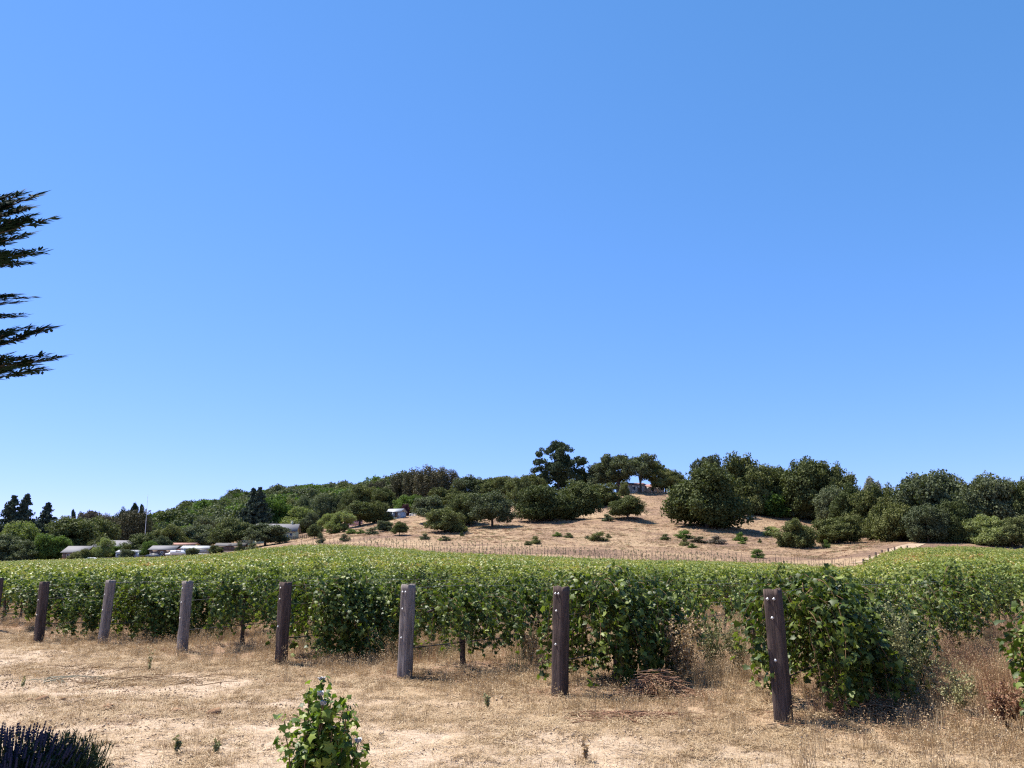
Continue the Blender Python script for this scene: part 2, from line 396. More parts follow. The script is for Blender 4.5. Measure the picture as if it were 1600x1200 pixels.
def wood_mat(name, col, col2):
    m, n, b = mat(name)
    tc = n.nodes.new('ShaderNodeTexCoord').outputs['Object']
    oi = n.nodes.new('ShaderNodeObjectInfo').outputs['Random']
    mp = n.nodes.new('ShaderNodeMapping'); mp.inputs['Scale'].default_value = (1, 1, 0.06); n.links.new(tc, mp.inputs[0])
    f = noise(n, 60, 6, 0.7, mp.outputs[0], 0.4); g = noise(n, 5, 4, 0.6, tc)
    c = mix(n, g, ramp(n, [(0.32, tuple(x * .30 for x in col)), (0.5, col), (0.72, tuple(x * 1.7 for x in col))], f),
            ramp(n, [(0.32, tuple(x * .35 for x in col2)), (0.6, col2), (0.75, tuple(x * 1.5 for x in col2))], f))
    n.links.new(c, b.inputs['Base Color']); b.inputs['Roughness'].default_value = 0.92; b.inputs['Specular IOR Level'].default_value = 0.15
    bp = n.nodes.new('ShaderNodeBump'); bp.inputs['Strength'].default_value = 1.0; bp.inputs['Distance'].default_value = 0.012
    n.links.new(f, bp.inputs['Height']); n.links.new(bp.outputs[0], b.inputs['Normal'])
    return m
M['wood_dark'] = wood_mat('dark_weathered_wood', (.105, .074, .064), (.062, .044, .038))
M['wood_grey'] = wood_mat('grey_weathered_wood', (.25, .215, .20), (.14, .115, .107))
M['bolt'] = plain('galvanised_bolt', (.50, .50, .51), 0.55, 0.25, 60, 0.4, 0.2)
M['wire'] = plain('steel_wire', (.22, .21, .20), 0.5, 0.2, 10, 0.5, 0.6)
M['hose'] = plain('black_drip_hose', (.02, .02, .022), 0.5, 0.2, 10, 0.4)
M['stake'] = plain('vineyard_stake', (.10, .075, .055), 0.8, 0.3, 6)
M['stone'] = plain('dirt_clod', (.25, .15, .09), 0.95, 0.35, 12, 0.1, bump=0.8)
M['crumb'] = plain('soil_crumb', (.36, .27, .19), 0.95, 0.35, 20, 0.1)
M['track'] = plain('pale_dirt_track', (.33, .245, .17), 0.95, 0.25, 0.4, 0.1)

# ------------------------------------------------------------------ ground and hills
def arc(*a): return np.concatenate(a)
az = arc(np.radians(np.linspace(-178, -54, 40)), np.radians(np.linspace(-50, 50, 560)), np.radians(np.linspace(54, 178, 40)))
rad = arc(np.linspace(0.8, 3.8, 12)[:-1], np.exp(np.linspace(math.log(4), math.log(28), 300)), np.exp(np.linspace(math.log(28.6), math.log(1000), 210)), np.exp(np.linspace(math.log(1040), math.log(4800), 22)))
A, R = np.meshgrid(az, rad, indexing='ij')
GX = R * np.sin(A); GY = R * np.cos(A); GZ = T(GX, GY, True)
nA, nR = A.shape
gi = np.arange(nA * nR).reshape(nA, nR)
gf = np.stack([gi[:-1, :-1], gi[1:, :-1], gi[1:, 1:], gi[:-1, 1:]], -1)[:, :, ::-1]
gv = np.stack([GX, GY, GZ], -1).reshape(-1, 3)
ga = (GX - P0.x) * RW.x + (GY - P0.y) * RW.y; gb = (GX - P0.x) * PL.x + (GY - P0.y) * PL.y
u_ = GX / np.maximum(GY, 1)
ey = edge_y(np.clip(u_, -1, 1))
hillm = sstep(-6, 2, GY - ey)
# bare strip: the worn headland in front of the posts
def bare(x, y):
    a = (x - P0.x) * RW.x + (y - P0.y) * RW.y; b = (x - P0.x) * PL.x + (y - P0.y) * PL.y
    s = sstep(-1.0, -2.2, a + 0.35 * np.sin(b * 0.7) + (fbm(x / 1.5, y / 1.5, 3, 21) - 0.5) * 1.6)
    s = s * (1 - 0.75 * sstep(2.0, -3.0, b) * sstep(-4.5, -2.5, a))
    return s
bare_ = bare(GX, GY)
zone = np.zeros(GX.shape + (4,)); zone[..., 3] = 1
ph = gb / SP - np.round(gb / SP)
zone[..., 0] = np.clip(0.10 + 0.62 * bare_ + 0.35 * sstep(0, 1, ga) * np.exp(-(ph * SP / 0.4) ** 2), 0, 1)
zone[..., 1] = hillm
zone[..., 2] = sstep(80, 50, GY) * np.clip(sstep(-0.9, 0.2, ga) * 0.5 * sstep(-1.5, 1.0, ga) + 0.3 * sstep(0.5, 0.7, fbm(GX / 3, GY / 3, 3, 31)) * (1 - bare_), 0, 1)
def sub_ground(name, keep, kind, extra=None):
    f = gf.reshape(-1, 4)[keep.ravel()]
    used = np.unique(f); remap = -np.ones(len(gv), int); remap[used] = np.arange(len(used))
    me = mesh_np(name, gv[used], [remap[f]], [M['ground']], smooth=True)
    ca = me.color_attributes.new('zone', 'FLOAT_COLOR', 'POINT'); ca.data.foreach_set('color', zone.reshape(-1, 4)[used].astype(np.float32).ravel())
    o = link(name, me); tag(o, kind='structure'); return o
keep_h = (GY[:-1, :-1] > ey[:-1, :-1] + 22) & (GY[:-1, :-1] > 100)
sub_ground('hillside', keep_h, 'structure')
sub_ground('ground', ~keep_h, 'structure')

def ribbon(name, pxs, width, lift, m):
    pts = []
    for (px, py) in pxs:
        x, y, z = hit(px, py, 110); pts.append((x, y))
    pts = np.array(pts); d = np.concatenate([[0], np.cumsum(np.linalg.norm(np.diff(pts, axis=0), axis=1))])
    tt = np.linspace(0, d[-1], 90); X = np.interp(tt, d, pts[:, 0]); Y = np.interp(tt, d, pts[:, 1])
    t = np.gradient(np.stack([X, Y], 1), axis=0); t = norm(t); nn = np.stack([-t[:, 1], t[:, 0]], 1)
    k = np.linspace(-1, 1, 9); wv = width * (0.8 + 0.4 * vnoise(tt / 9, tt * 0 + 3))
    VX = X[:, None] + nn[:, :1] * k * wv[:, None] / 2; VY = Y[:, None] + nn[:, 1:] * k * wv[:, None] / 2
    VZ = T(VX, VY) + lift
    v = np.stack([VX, VY, VZ], -1).reshape(-1, 3); i = np.arange(90 * 9).reshape(90, 9)
    f = np.stack([i[:-1, :-1], i[:-1, 1:], i[1:, 1:], i[1:, :-1]], -1).reshape(-1, 4)
    o = link(name, mesh_np(name, v, [f], [m], smooth=True)); tag(o, kind='structure'); return o
ribbon('dirt_track', [(1433, 850), (1418, 855), (1402, 861), (1385, 868), (1362, 876), (1342, 880)], 4.2, 0.10, M['track'])

# ------------------------------------------------------------------ instancing of uncountable stuff
def scatter(name, pts, rot, scl, idx, sources, label=None, cat=None):
    pts = np.asarray(pts, np.float32)
    me = bpy.data.meshes.new(name); me.vertices.add(len(pts)); me.vertices.foreach_set('co', pts.ravel())
    a = me.attributes.new('r', 'FLOAT_VECTOR', 'POINT'); a.data.foreach_set('vector', np.asarray(rot, np.float32).ravel())
    a = me.attributes.new('s', 'FLOAT_VECTOR', 'POINT'); a.data.foreach_set('vector', np.asarray(scl, np.float32).ravel())
    a = me.attributes.new('i', 'INT', 'POINT'); a.data.foreach_set('value', np.asarray(idx, np.int32))
    me.update()
    o = link(name, me); tag(o, label, cat, kind='stuff')
    g = bpy.data.node_groups.new(name + '_spread', 'GeometryNodeTree')
    g.interface.new_socket('Geometry', in_out='INPUT', socket_type='NodeSocketGeometry')
    g.interface.new_socket('Geometry', in_out='OUTPUT', socket_type='NodeSocketGeometry')
    gi_ = g.nodes.new('NodeGroupInput'); go = g.nodes.new('NodeGroupOutput')
    ip = g.nodes.new('GeometryNodeInstanceOnPoints'); jn = g.nodes.new('GeometryNodeJoinGeometry')
    for s in sources:
        oi = g.nodes.new('GeometryNodeObjectInfo'); oi.inputs['Object'].default_value = s; oi.inputs['As Instance'].default_value = True
        g.links.new(oi.outputs['Geometry'], jn.inputs[0])
    def na(nm, tp):
        x = g.nodes.new('GeometryNodeInputNamedAttribute'); x.data_type = tp; x.inputs['Name'].default_value = nm; return x.outputs['Attribute']
    er = g.nodes.new('FunctionNodeEulerToRotation'); g.links.new(na('r', 'FLOAT_VECTOR'), er.inputs[0])
    g.links.new(gi_.outputs[0], ip.inputs['Points']); g.links.new(jn.outputs[0], ip.inputs['Instance'])
    ip.inputs['Pick Instance'].default_value = True
    g.links.new(na('i', 'INT'), ip.inputs['Instance Index']); g.links.new(er.outputs[0], ip.inputs['Rotation']); g.links.new(na('s', 'FLOAT_VECTOR'), ip.inputs['Scale'])
    g.links.new(ip.outputs[0], go.inputs[0])
    md = o.modifiers.new('spread', 'NODES'); md.node_group = g
    return o

def source(name, me):      # a mesh that only geometry nodes read
    return bpy.data.objects.new(name, me)

# ------------------------------------------------------------------ grapevines
def vine_parts(seed, L=1.8, shoots=34, droop=1.0, leaf=0.074, step=0.036, tpl=T_LOBE, rich=True, trimmed=False, patchy=0.0, full=False):
    rng = np.random.default_rng(seed)
    mt = MB()          # trunk and cordon
    h = 0.92
    zz = np.linspace(-0.12, h, 8)
    px = np.cumsum(rng.normal(0, .022, 8)); py = np.cumsum(rng.normal(0, .022, 8))
    px -= px[0]; py -= py[0]
    mt.tube(np.stack([px, py, zz], 1), 0.036 + 0.012 * rng.random(8) + 0.012 * np.exp(-zz * 6), 7 if rich else 4)
    top = np.array([px[-1], py[-1], h])
    for s in (-1, 1):
        t = np.linspace(0, 1, 7)
        x = top[0] + s * t * L / 2; y = top[1] * (1 - t) + np.cumsum(rng.normal(0, .008, 7)); z = h + 0.05 * np.sin(t * 3) + rng.normal(0, .008, 7)
        z[0] = h - 0.03
        mt.tube(np.stack([x, y, z], 1), np.linspace(0.030, 0.016, 7), 6 if rich else 4)
    mc = MB(); ml = MB(); P = []; N = []; U = []; R_ = []
    for i in range(shoots):
        x0 = (i + rng.random()) / shoots * L - L / 2
        if patchy and vnoise(x0 * 2.3 + seed, 0.5) < patchy: continue
        side = 1 if rng.random() < 0.36 else -1; sw = .5 if side > 0 else 1.0
        p = np.array([x0, 0, h + 0.04])
        v = np.array([rng.normal(0, .35), side * sw * (0.15 + 0.85 * rng.random()), 0.50 + 0.42 * rng.random()])
        zmin = (0.80 if trimmed else 0.10 + 0.5 * (1 - droop)) + (.15 if full else .75) * max(0, vnoise(x0 * 2.1 + seed * 3.7, seed * 1.3) - .40)
        ln = (0.75 + 0.6 * rng.random()) * (0.85 if trimmed else 1.0 + 0.55 * droop * rng.random())
        up_ = rng.random() < .05; g = (1.5 if up_ else 2.5 + 2.2 * rng.random()) * (0.72 if trimmed else 0.75 + 0.5 * droop)
        n = int(ln / step); path = [p.copy()]
        sp = np.linalg.norm(v); v = v / sp; rr = rng.random()
        for k in range(n):
            v = v + np.array([rng.normal(0, .10), rng.normal(0, .10), -g * step + rng.normal(0, .06)])
            if p[2] > 1.25: v[2] -= 0.10
            if abs(p[1]) > (0.55 + 0.25 * droop) * (.55 if side > 0 else 1.0): v[1] *= 0.6
            v = v / np.linalg.norm(v); p = p + v * step; path.append(p.copy())
            if p[2] < zmin: break
            for q in range(2):
                o_ = norm(rng.normal(size=3)) * 0.06; o_[1] += 0.03 * np.sign(p[1] + 1e-6)
                P.append(p + o_); N.append([o_[0] * 5, np.sign(p[1]) * 0.6 + o_[1] * 6, 0.30 + rng.random() * 0.5])
                U.append([0, np.sign(p[1]) * 0.35, -0.8]); R_.append(np.clip(0.25 * rr + 0.75 * rng.random() + (0.15 if k > n - 5 else 0), 0, 1))
        if rich: mc.tube(np.array(path)[::2] if len(path) > 4 else np.array(path), 0.004, 3)
    P = np.array(P); N = np.array(N) + rng.normal(size=(len(P), 3)) * 0.75
    put_leaves(ml, tpl, P, N, leaf * (0.45 + 0.85 * rng.random(len(P))), rng, 0, np.array(U), np.array(R_))
    return mt, mc, ml

NEAR_T = []; MID_T = []; FAR_T = []
def vmesh(tag_, i, seed, **kw):
    mt, mc, ml = vine_parts(seed, **kw)
    t = mt.mesh(f'{tag_}_trunk_{i}', [M['bark']], True); c = mc.mesh(f'{tag_}_canes_{i}', [M['cane']]) if mc.v else None
    return t, c, ml.mesh(f'{tag_}_leaves_{i}', [M['vine_mid' if tag_ == 'mid' else 'vine']])
DRAPE = [vmesh('drape', i, 100 + i, droop=1.0, shoots=62) for i in range(5)]
BUSH = [vmesh('bush', i, 170 + i, droop=1.0, shoots=100, L=1.7, full=True) for i in range(3)]
THIN = [vmesh('thin', i, 150 + i, droop=0.6, shoots=44, patchy=0.35) for i in range(3)]
TRIM = [vmesh('trim', i, 200 + i, trimmed=True, shoots=50) for i in range(5)]
MIDV = [vmesh('mid', i, 300 + i, trimmed=(i % 2 == 0), droop=0.5, shoots=44, leaf=0.105, step=0.062, tpl=T_LEAF6, rich=False) for i in range(6)]
def far_mesh(i):
    mt, mc, ml = vine_parts(400 + i, trimmed=True, shoots=34, leaf=0.165, step=0.11, tpl=T_DIAMOND, rich=False)
    mb = MB(); mb.v = mt.v + [v for v in ml.v]; mb.n = mt.n + ml.n
    mb.f = mt.f + [f + mt.n for f in ml.f]; mb.m = mt.m + [a + 1 for a in ml.m]; mb.r = mt.r + ml.r
    return mb.mesh(f'far_vine_{i}', [M['bark'], M['vine_far']])
FARV = [source(f'far_vine_{i}', far_mesh(i)) for i in range(6)]

# posts: (row number, material, bolt heights on the front face)
POST_H = 1.36
def post_mesh(seed, dark):
    rng = np.random.default_rng(seed)
    w2 = 0.081 + 0.006 * rng.random(); nz = 26; per = 24
    # square outline with slightly rounded and chipped corners
    base = []
    for k in range(per):
        t = k / per * 4; s = int(t); f = t - s
        c = [(-1, -1), (1, -1), (1, 1), (-1, 1)]
        a = np.array(c[s]); b = np.array(c[(s + 1) % 4]); p = a + (b - a) * f
        if f == 0: p = p * 0.94
        base.append(p)
    base = np.array(base) * w2
    zs = np.linspace(-0.25, POST_H, nz); V = []
    groove = rng.normal(0, 1, per) * 0.0018
    cs = rng.integers(0, 4) * 6
    for z in zs:
        j = np.array([vnoise(k * 0.9 + seed, z * 5 + seed, 3) - 0.5 for k in range(per)])
        ch = np.zeros(per); ch[cs] = -0.02 * max(0, vnoise(z * 6, seed) - 0.55) * 4
        s_ = 1 + (j * 0.006 + groove + ch * 0.5) / w2
        zt = z
        ring = np.column_stack([base * s_[:, None], np.full(per, zt)])
        if z > POST_H - 0.02: ring[:, 2] += (np.array([vnoise(k * 1.7, seed + 5) for k in range(per)]) - 0.6) * 0.035
        V.append(ring)
    V = np.array(V); i = np.arange(nz * per).reshape(nz, per); i2 = np.roll(i, -1, axis=1)
    f = np.stack([i[:-1], i2[:-1], i2[1:], i[1:]], -1).reshape(-1, 4)
    v = V.reshape(-1, 3)
    inner = V[-1].copy(); inner[:, :2] *= 0.5; inner[:, 2] += rng.normal(0, .006, per) - 0.004
    v = np.vstack([v, inner, [[0, 0, POST_H - 0.01]]])
    o0 = nz * per; a = np.arange(per); b = (a + 1) % per; l = (nz - 1) * per
    f2 = np.stack([l + a, l + b, o0 + b, o0 + a], 1); f3 = np.stack([o0 + a, o0 + b, np.full(per, o0 + per)], 1)
    return mesh_np('post', v, [f, f2, f3], [M['wood_dark' if dark else 'wood_grey']]), w2
bm_ = MB(); bm_.box((0, 0, 0), (0.026, 0.005, 0.026)); 
an = np.arange(6) * math.pi / 3
hx = np.array([[math.cos(a) * 0.009, -0.002, math.sin(a) * 0.009] for a in an] + [[math.cos(a) * 0.009, -0.011, math.sin(a) * 0.009] for a in an] + [[0, -0.012, 0]])
bm_.add(hx, [np.array([[i, (i + 1) % 6, 6 + (i + 1) % 6, 6 + i] for i in range(6)]), np.array([[6 + i, 6 + (i + 1) % 6, 12] for i in range(6)])])
BOLT = bm_.mesh('bolt', [M['bolt']])
POSTS = [ # pixel of the base, dark?, bolts (x across, z), label
 ((1225, 1132), True, [(-.035, 1.26), (.035, 1.26), (.0, 1.06), (-.005, .62)], 'dark brown timber end post with four pale bolts, nearest and tallest in the row'),
 ((875, 1090), True, [(-.04, 1.27), (.01, 1.27), (-.02, 1.05), (-.02, .63)], 'knotty dark brown end post right of centre, four pale bolts on it'),
 ((632, 1062), False, [(-.03, 1.25), (.03, 1.25), (-.02, 1.00), (-.02, .58)], 'pale grey weathered end post beside the reddish vine leaves'),
 ((438, 1040), True, [(-.02, 1.27), (-.02, 1.08), (-.02, .62)], 'nearly black end post left of centre behind the leafy shrub'),
 ((284, 1022), False, [(-.03, 1.22), (-.02, .95), (-.03, .65)], 'silvery grey end post with split grain, third from the left'),
 ((160, 1008), False, [(-.03, 1.05), (-.02, .72)], 'slim brownish grey end post between two dark ones on the left'),
 ((60, 1003), True, [(-.03, .95), (-.02, .62)], 'dark end post, second from the left edge of the row'),
 (None, True, [(-.03, 1.05)], 'dark end post cut off by the left edge of the photo'),
]
ROWDESC = ['the nearest dark post', 'the knotty brown post', 'the pale grey post', 'the nearly black post', 'the silvery split post',
           'the slim brownish post', 'the second post from the left', 'the post at the left edge']
rowang = math.atan2(RW.y, RW.x)
row_org = []
for k, (pp, dark, bolts, lab) in enumerate(POSTS):
    if pp: x, y = on_flat(*pp)
    else: x, y = P0.x + PL.x * SP * 7.0, P0.y + PL.y * SP * 7.0
    row_org.append(Vector((x, y)))
    e = empty('end_post', (x, y, Ts(x, y)), rowang - math.pi / 2 + random.Random(k).uniform(-.05, .05))
    e.rotation_euler.y = random.Random(k + 51).uniform(-.03, .03); e.rotation_euler.x = random.Random(k + 71).uniform(-.02, .02)
    tag(e, lab, 'post', 'timber end posts of the vine rows')
    me, w2 = post_mesh(40 + k, dark); link('timber', me, e)
    for (bx, bz) in bolts:
        b = link('bolt', BOLT, e, (bx, -w2 - 0.003, bz)); b.rotation_euler = (0, math.radians(35 + 20 * random.Random(k * 9 + bz).random()), 0)

def row_start(k):
    if 0 <= k < len(row_org): return row_org[k]
    return P0 + PL * (SP * k)

# all vine positions
allv = []; rs = np.random.default_rng(11)
VS = 1.8
for k in range(-4, 110):
    o0 = row_start(k)
    for j in range(0, 175):
        s = (1.36 if j == 0 else 1.22) + j * VS
        x = o0.x + RW.x * s; y = o0.y + RW.y * s
        if y < 3: continue
        u = x / y
        if abs(u) > 0.80: continue
        if y > float(edge_y(u)): continue
        allv.append((k, j, x, y))
# a few gaps the photograph shows
GAPS = {(1, 2), (2, 2), (2, 3), (3, 3), (4, 3), (6, 2), (1, 5)}
allv = [v for v in allv if (v[0], v[1]) not in GAPS]
allv = [v for v in allv if not (v[1] > 2 and vnoise(v[2] * .9 + 40, v[3] * .9) > .90)]
allv.sort(key=lambda v: v[2] ** 2 + v[3] ** 2)
allv = [v for v in allv if v[0] >= -1 or v[3] > 14]
inview = [v for v in allv if abs(v[2] / v[3]) < (0.80 if v[3] < 22 and v[2] > 0 else 0.74)]
near = inview[:295]; nearset = set((v[0], v[1]) for v in near)
for n_, (k, j, x, y) in enumerate(near):
    d = math.hypot(x, y); r_ = random.Random(k * 977 + j)
    detailed = d < 27
    if detailed:
        if (k, j) in ((0, 0), (0, 1), (1, 0), (3, 0), (5, 0)): kind_ = BUSH[(k + j) % 3]
        elif j == 1 and k % 2 == 0: kind_ = THIN[k % 3]
        elif j <= 1: kind_ = DRAPE[(k * 2 + j) % 5]
        elif j == 2 and k % 2: kind_ = DRAPE[(k + 3) % 5]
        elif (k * 7 + j * 3) % 6 == 0: kind_ = THIN[(k + j) % 3]
        else: kind_ = TRIM[(k + j) % 5]
    else:
        kind_ = MIDV[(k * 3 + j) % 6]
    if (k, j) in ((2, 0), (4, 0), (1, 1)): kind_ = THIN[k % 3]
    e = empty('grapevine', (x, y, Ts(x, y)), rowang + r_.uniform(-.06, .06),
              (r_.uniform(.88, 1.02), r_.uniform(.75, 1.2), r_.uniform(.82, 1.10)))
    if (k, j) in ((1, 0), (0, 0), (3, 0)): e.scale = (1.0, 1.15, 1.10)
    rd = ROWDESC[k] if 0 <= k < 8 else None
    if rd and j == 0: lab = 'first leafy grapevine, drooping low right behind ' + rd
    elif rd and j == 1: lab = 'second leafy grapevine in the row behind ' + rd
    elif rd and j == 2: lab = 'third grapevine in the row behind ' + rd
    elif rd: lab = 'grapevine past the third one in the row behind ' + rd
    elif k < 0: lab = 'grapevine of the rows at the right edge, right of every end post'
    else: lab = 'green grapevine in the rows left of the end post at the left edge'
    tag(e, lab, 'grapevine', 'grapevines in the near rows' if (rd and j < 3) else 'grapevines: ' + lab)
    if k == -1 and j <= 4: kind_ = DRAPE[j]; e.scale = (1, 1.15, 1.0); e.rotation_euler.z += math.pi; e.location.x += PL.x * .06; e.location.y += PL.y * .06
    t, c, l = kind_
    link('trunk', t, e)
    if c and detailed: tag(link('cane', c, e), kind='stuff')
    lo = link('foliage', l, e); tag(lo, kind='stuff')
rest = [v for v in allv if (v[0], v[1]) not in nearset and math.hypot(v[2], v[3]) > 22]
rp = np.array([(v[2], v[3]) for v in rest]); nrest = len(rest)
jit = rs.normal(0, .08, (nrest, 2)); rp = rp + jit
rz = T(rp[:, 0], rp[:, 1])
sc_ = np.stack([np.full(nrest, 1.12), rs.uniform(.95, 1.3, nrest), rs.uniform(.85, 1.12, nrest)], 1)
scatter('vineyard_rows', np.column_stack([rp, rz]), np.column_stack([np.zeros((nrest, 2)), rowang + math.pi * rs.integers(0, 2, nrest) + rs.normal(0, .05, nrest)]),
        sc_, rs.integers(0, 6, nrest), FARV, 'yellow green vineyard rows filling the field up to the hill', 'vineyard')
print('vines', len(near), nrest)

# trellis wires, drip hoses and metal stakes of the nearest rows
for k in range(0, 8):
    o0 = row_start(k)
    for (nm, z, rr_, mt_, cat) in (('trellis_wire', 1.30, 0.0022, 'wire', 'wire'), ('trellis_wire', 0.98, 0.0025, 'wire', 'wire'), ('drip_hose', 0.42, 0.009, 'hose', 'hose')):
        L_ = 22; s = np.linspace(0, L_, 24); X = o0.x + RW.x * s; Y = o0.y + RW.y * s
        Z = T(X, Y) + z - (0.03 * np.abs(np.sin(s * 1.7)) if nm == 'drip_hose' else 0)
        mb = MB(); mb.tube(np.stack([X, Y, Z], 1), rr_, 4)
        o = link(nm, mb.mesh(nm, [M[mt_]]))
        if nm == 'drip_hose': tag(o, 'thin black drip hose strung low along the row behind ' + ROWDESC[k], cat, 'drip hoses under the vines')
        else: tag(o, ('upper' if z > 1.1 else 'lower') + ' steel trellis wire strung from ' + ROWDESC[k], cat, 'trellis wires')
x, y = on_flat(1294, 1101); mb = MB(); mb.tube([(0, 0, -.1), (0, 0, 1.25)], 0.009, 5)
o = link('metal_stake', mb.mesh('metal_stake', [M['wire']]), None, (x, y, Ts(x, y))); tag(o, 'thin grey metal stake under the first vine behind the nearest post', 'stake')

# young vine stakes on the bare ground beyond the green field
mb = MB(); mb.tube([(0, 0, -.2), (0, 0, 2.1)], 0.038, 4); STAKE = mb.mesh('stake', [M['stake']])
ns = 0
rs2 = random.Random(5)
for row in range(9):
    for px in range(470, 1330, 15):
        u = ray(px + row * 5 % 15, 865)[0]
        Y = float(edge_y(u)) + 3 + row * 4.6 * (1.0 if px > 700 else 1.2)
        if px > 1150 and row > 4: continue
        if px < 560 and row > 4: continue
        if row > 3 and (row + px // 15) % 2: continue
        x = u * Y; z = Ts(x, Y)
        if ns >= 290: continue
        o = link('vineyard_stake', STAKE, None, (x + rs2.uniform(-.3, .3), Y + rs2.uniform(-.3, .3), z)); o.scale = (1, 1, rs2.uniform(.7, 1.0)); o.rotation_euler = (rs2.uniform(-.03, .03), rs2.uniform(-.04, .04), 0)
        tag(o, 'thin dark stake of the young planting below the dry hill', 'stake', 'stakes of the young planting'); ns += 1
yv = []; ry = np.random.default_rng(91)
for row in range(9):
    uu = np.arange(ray(460, 865)[0], ray(1320, 865)[0], .0045); Y_ = edge_y(uu) + 3 + row * 4.6 + ry.normal(0, .3, len(uu)); uu = uu + ry.normal(0, .001, len(uu))
    k_ = (ry.random(len(uu)) < .8) & ~((uu > ray(1150, 865)[0]) & (row > 4)) & ~((uu < ray(560, 865)[0]) & (row > 4)); yv.append(np.stack([uu[k_] * Y_[k_], Y_[k_]], 1))
yv = np.vstack(yv)
YV_SRC = []
for q in range(3):
    mb = MB(); r9 = np.random.default_rng(q + 500); put_leaves(mb, T_DIAMOND, r9.normal(size=(60, 3)) * [.22, .16, .16] + [0, 0, .55], r9.normal(size=(60, 3)), .16, r9); mb.tube([(0, 0, -.1), (0, 0, .5)], .03, 4); YV_SRC.append(source('young_vine', mb.mesh('young_vine', [M['oak_grey']])))
n9 = len(yv); s9 = ry.uniform(.25, .65, n9)
scatter('young_vines', np.column_stack([yv, T(yv[:, 0], yv[:, 1])]), np.column_stack([np.zeros((n9, 2)), ry.uniform(0, 6, n9)]), np.column_stack([s9, s9, s9]), ry.integers(0, 3, n9), YV_SRC, 'sparse rows of small young vines on bare ground below the hill', 'vineyard')
# dark end posts of the right-hand block, climbing the slope by the dirt track
mb = MB(); mb.box((0, 0, .9), (.34, .34, 2.4)); DP = mb.mesh('field_post', [M['wood_dark']])
for i in range(8):
    px = 1352 + 70 * i / 7; u = ray(px, 865)[0]; y = float(edge_y(u)) + .6; x = u * y - .5; z = Ts(x, y)
    o = link('field_post', DP, None, (x, y, z)); o.rotation_euler.z = 0.3; o.scale = (.8, .8, .82)
    tag(o, 'short dark field post beside the dirt track on the right slope, ' + ['lowest', 'second lowest', 'third lowest', 'fourth lowest', 'fourth from the top', 'third from the top', 'second from the top', 'topmost'][i], 'post', 'dark posts beside the dirt track')

# ------------------------------------------------------------------ trees
def crown(mb, lobes, n, size, rng, squash=0.8, fill=0.25, jit=0.6, m=0, tpl=T_DIAMOND, hang=0.0):
    L_ = np.array(lobes, float); w_ = L_[:, 3] ** 2; w_ /= w_.sum()
    k = rng.choice(len(L_), n, p=w_); d = norm(rng.normal(size=(n, 3)))
    rr = L_[k, 3] * np.where(rng.random(n) < fill, rng.uniform(.35, .85, n), rng.uniform(.82, 1.12, n))
    # broken outline
    rr = rr * (0.72 + 0.55 * np.array(vnoise(d[:, 0] * 3 + k * 5.1, d[:, 2] * 3 + d[:, 1] * 2)))
    p = L_[k, :3] + d * rr[:, None] * np.array([1, 1, squash])
    keep = np.ones(n, bool)
    for q in (range(len(L_)) if len(L_) < 260 else []):
        dd = (p - L_[q, :3]) / np.array([1, 1, squash]); ins = (np.linalg.norm(dd, axis=1) < L_[q, 3] * 0.62) & (k != q)
        keep &= ~ins
    p = p[keep]; d = d[keep]; k = k[keep]
    nr = d + np.array([0, 0, .25]) + rng.normal(size=p.shape) * jit
    lr = rng.random(len(L_))
    put_leaves(mb, tpl, p, nr, size * (0.6 + 0.8 * rng.random(len(p))), rng, m, None if not hang else np.tile([0, 0, -hang], (len(p), 1)), np.clip(0.55 * rng.random(len(p)) + 0.45 * lr[k], 0, 1))

def limbs(mb, base_r, h0, targets, rng, sides=6):
    n = 6; t = np.linspace(0, 1, n)
    for i, tg in enumerate(targets):
        tg = np.array(tg, float); a = np.array([0, 0, h0 * (0.5 + 0.5 * rng.random())])
        mid = a + (tg - a) * .5 + np.array([0, 0, 0.04]) + rng.normal(0, .02, 3)
        pts = ((1 - t) ** 2)[:, None] * a + (2 * t * (1 - t))[:, None] * mid + (t ** 2)[:, None] * tg
        mb.tube(pts, np.linspace(base_r * .55, base_r * .12, n), sides)

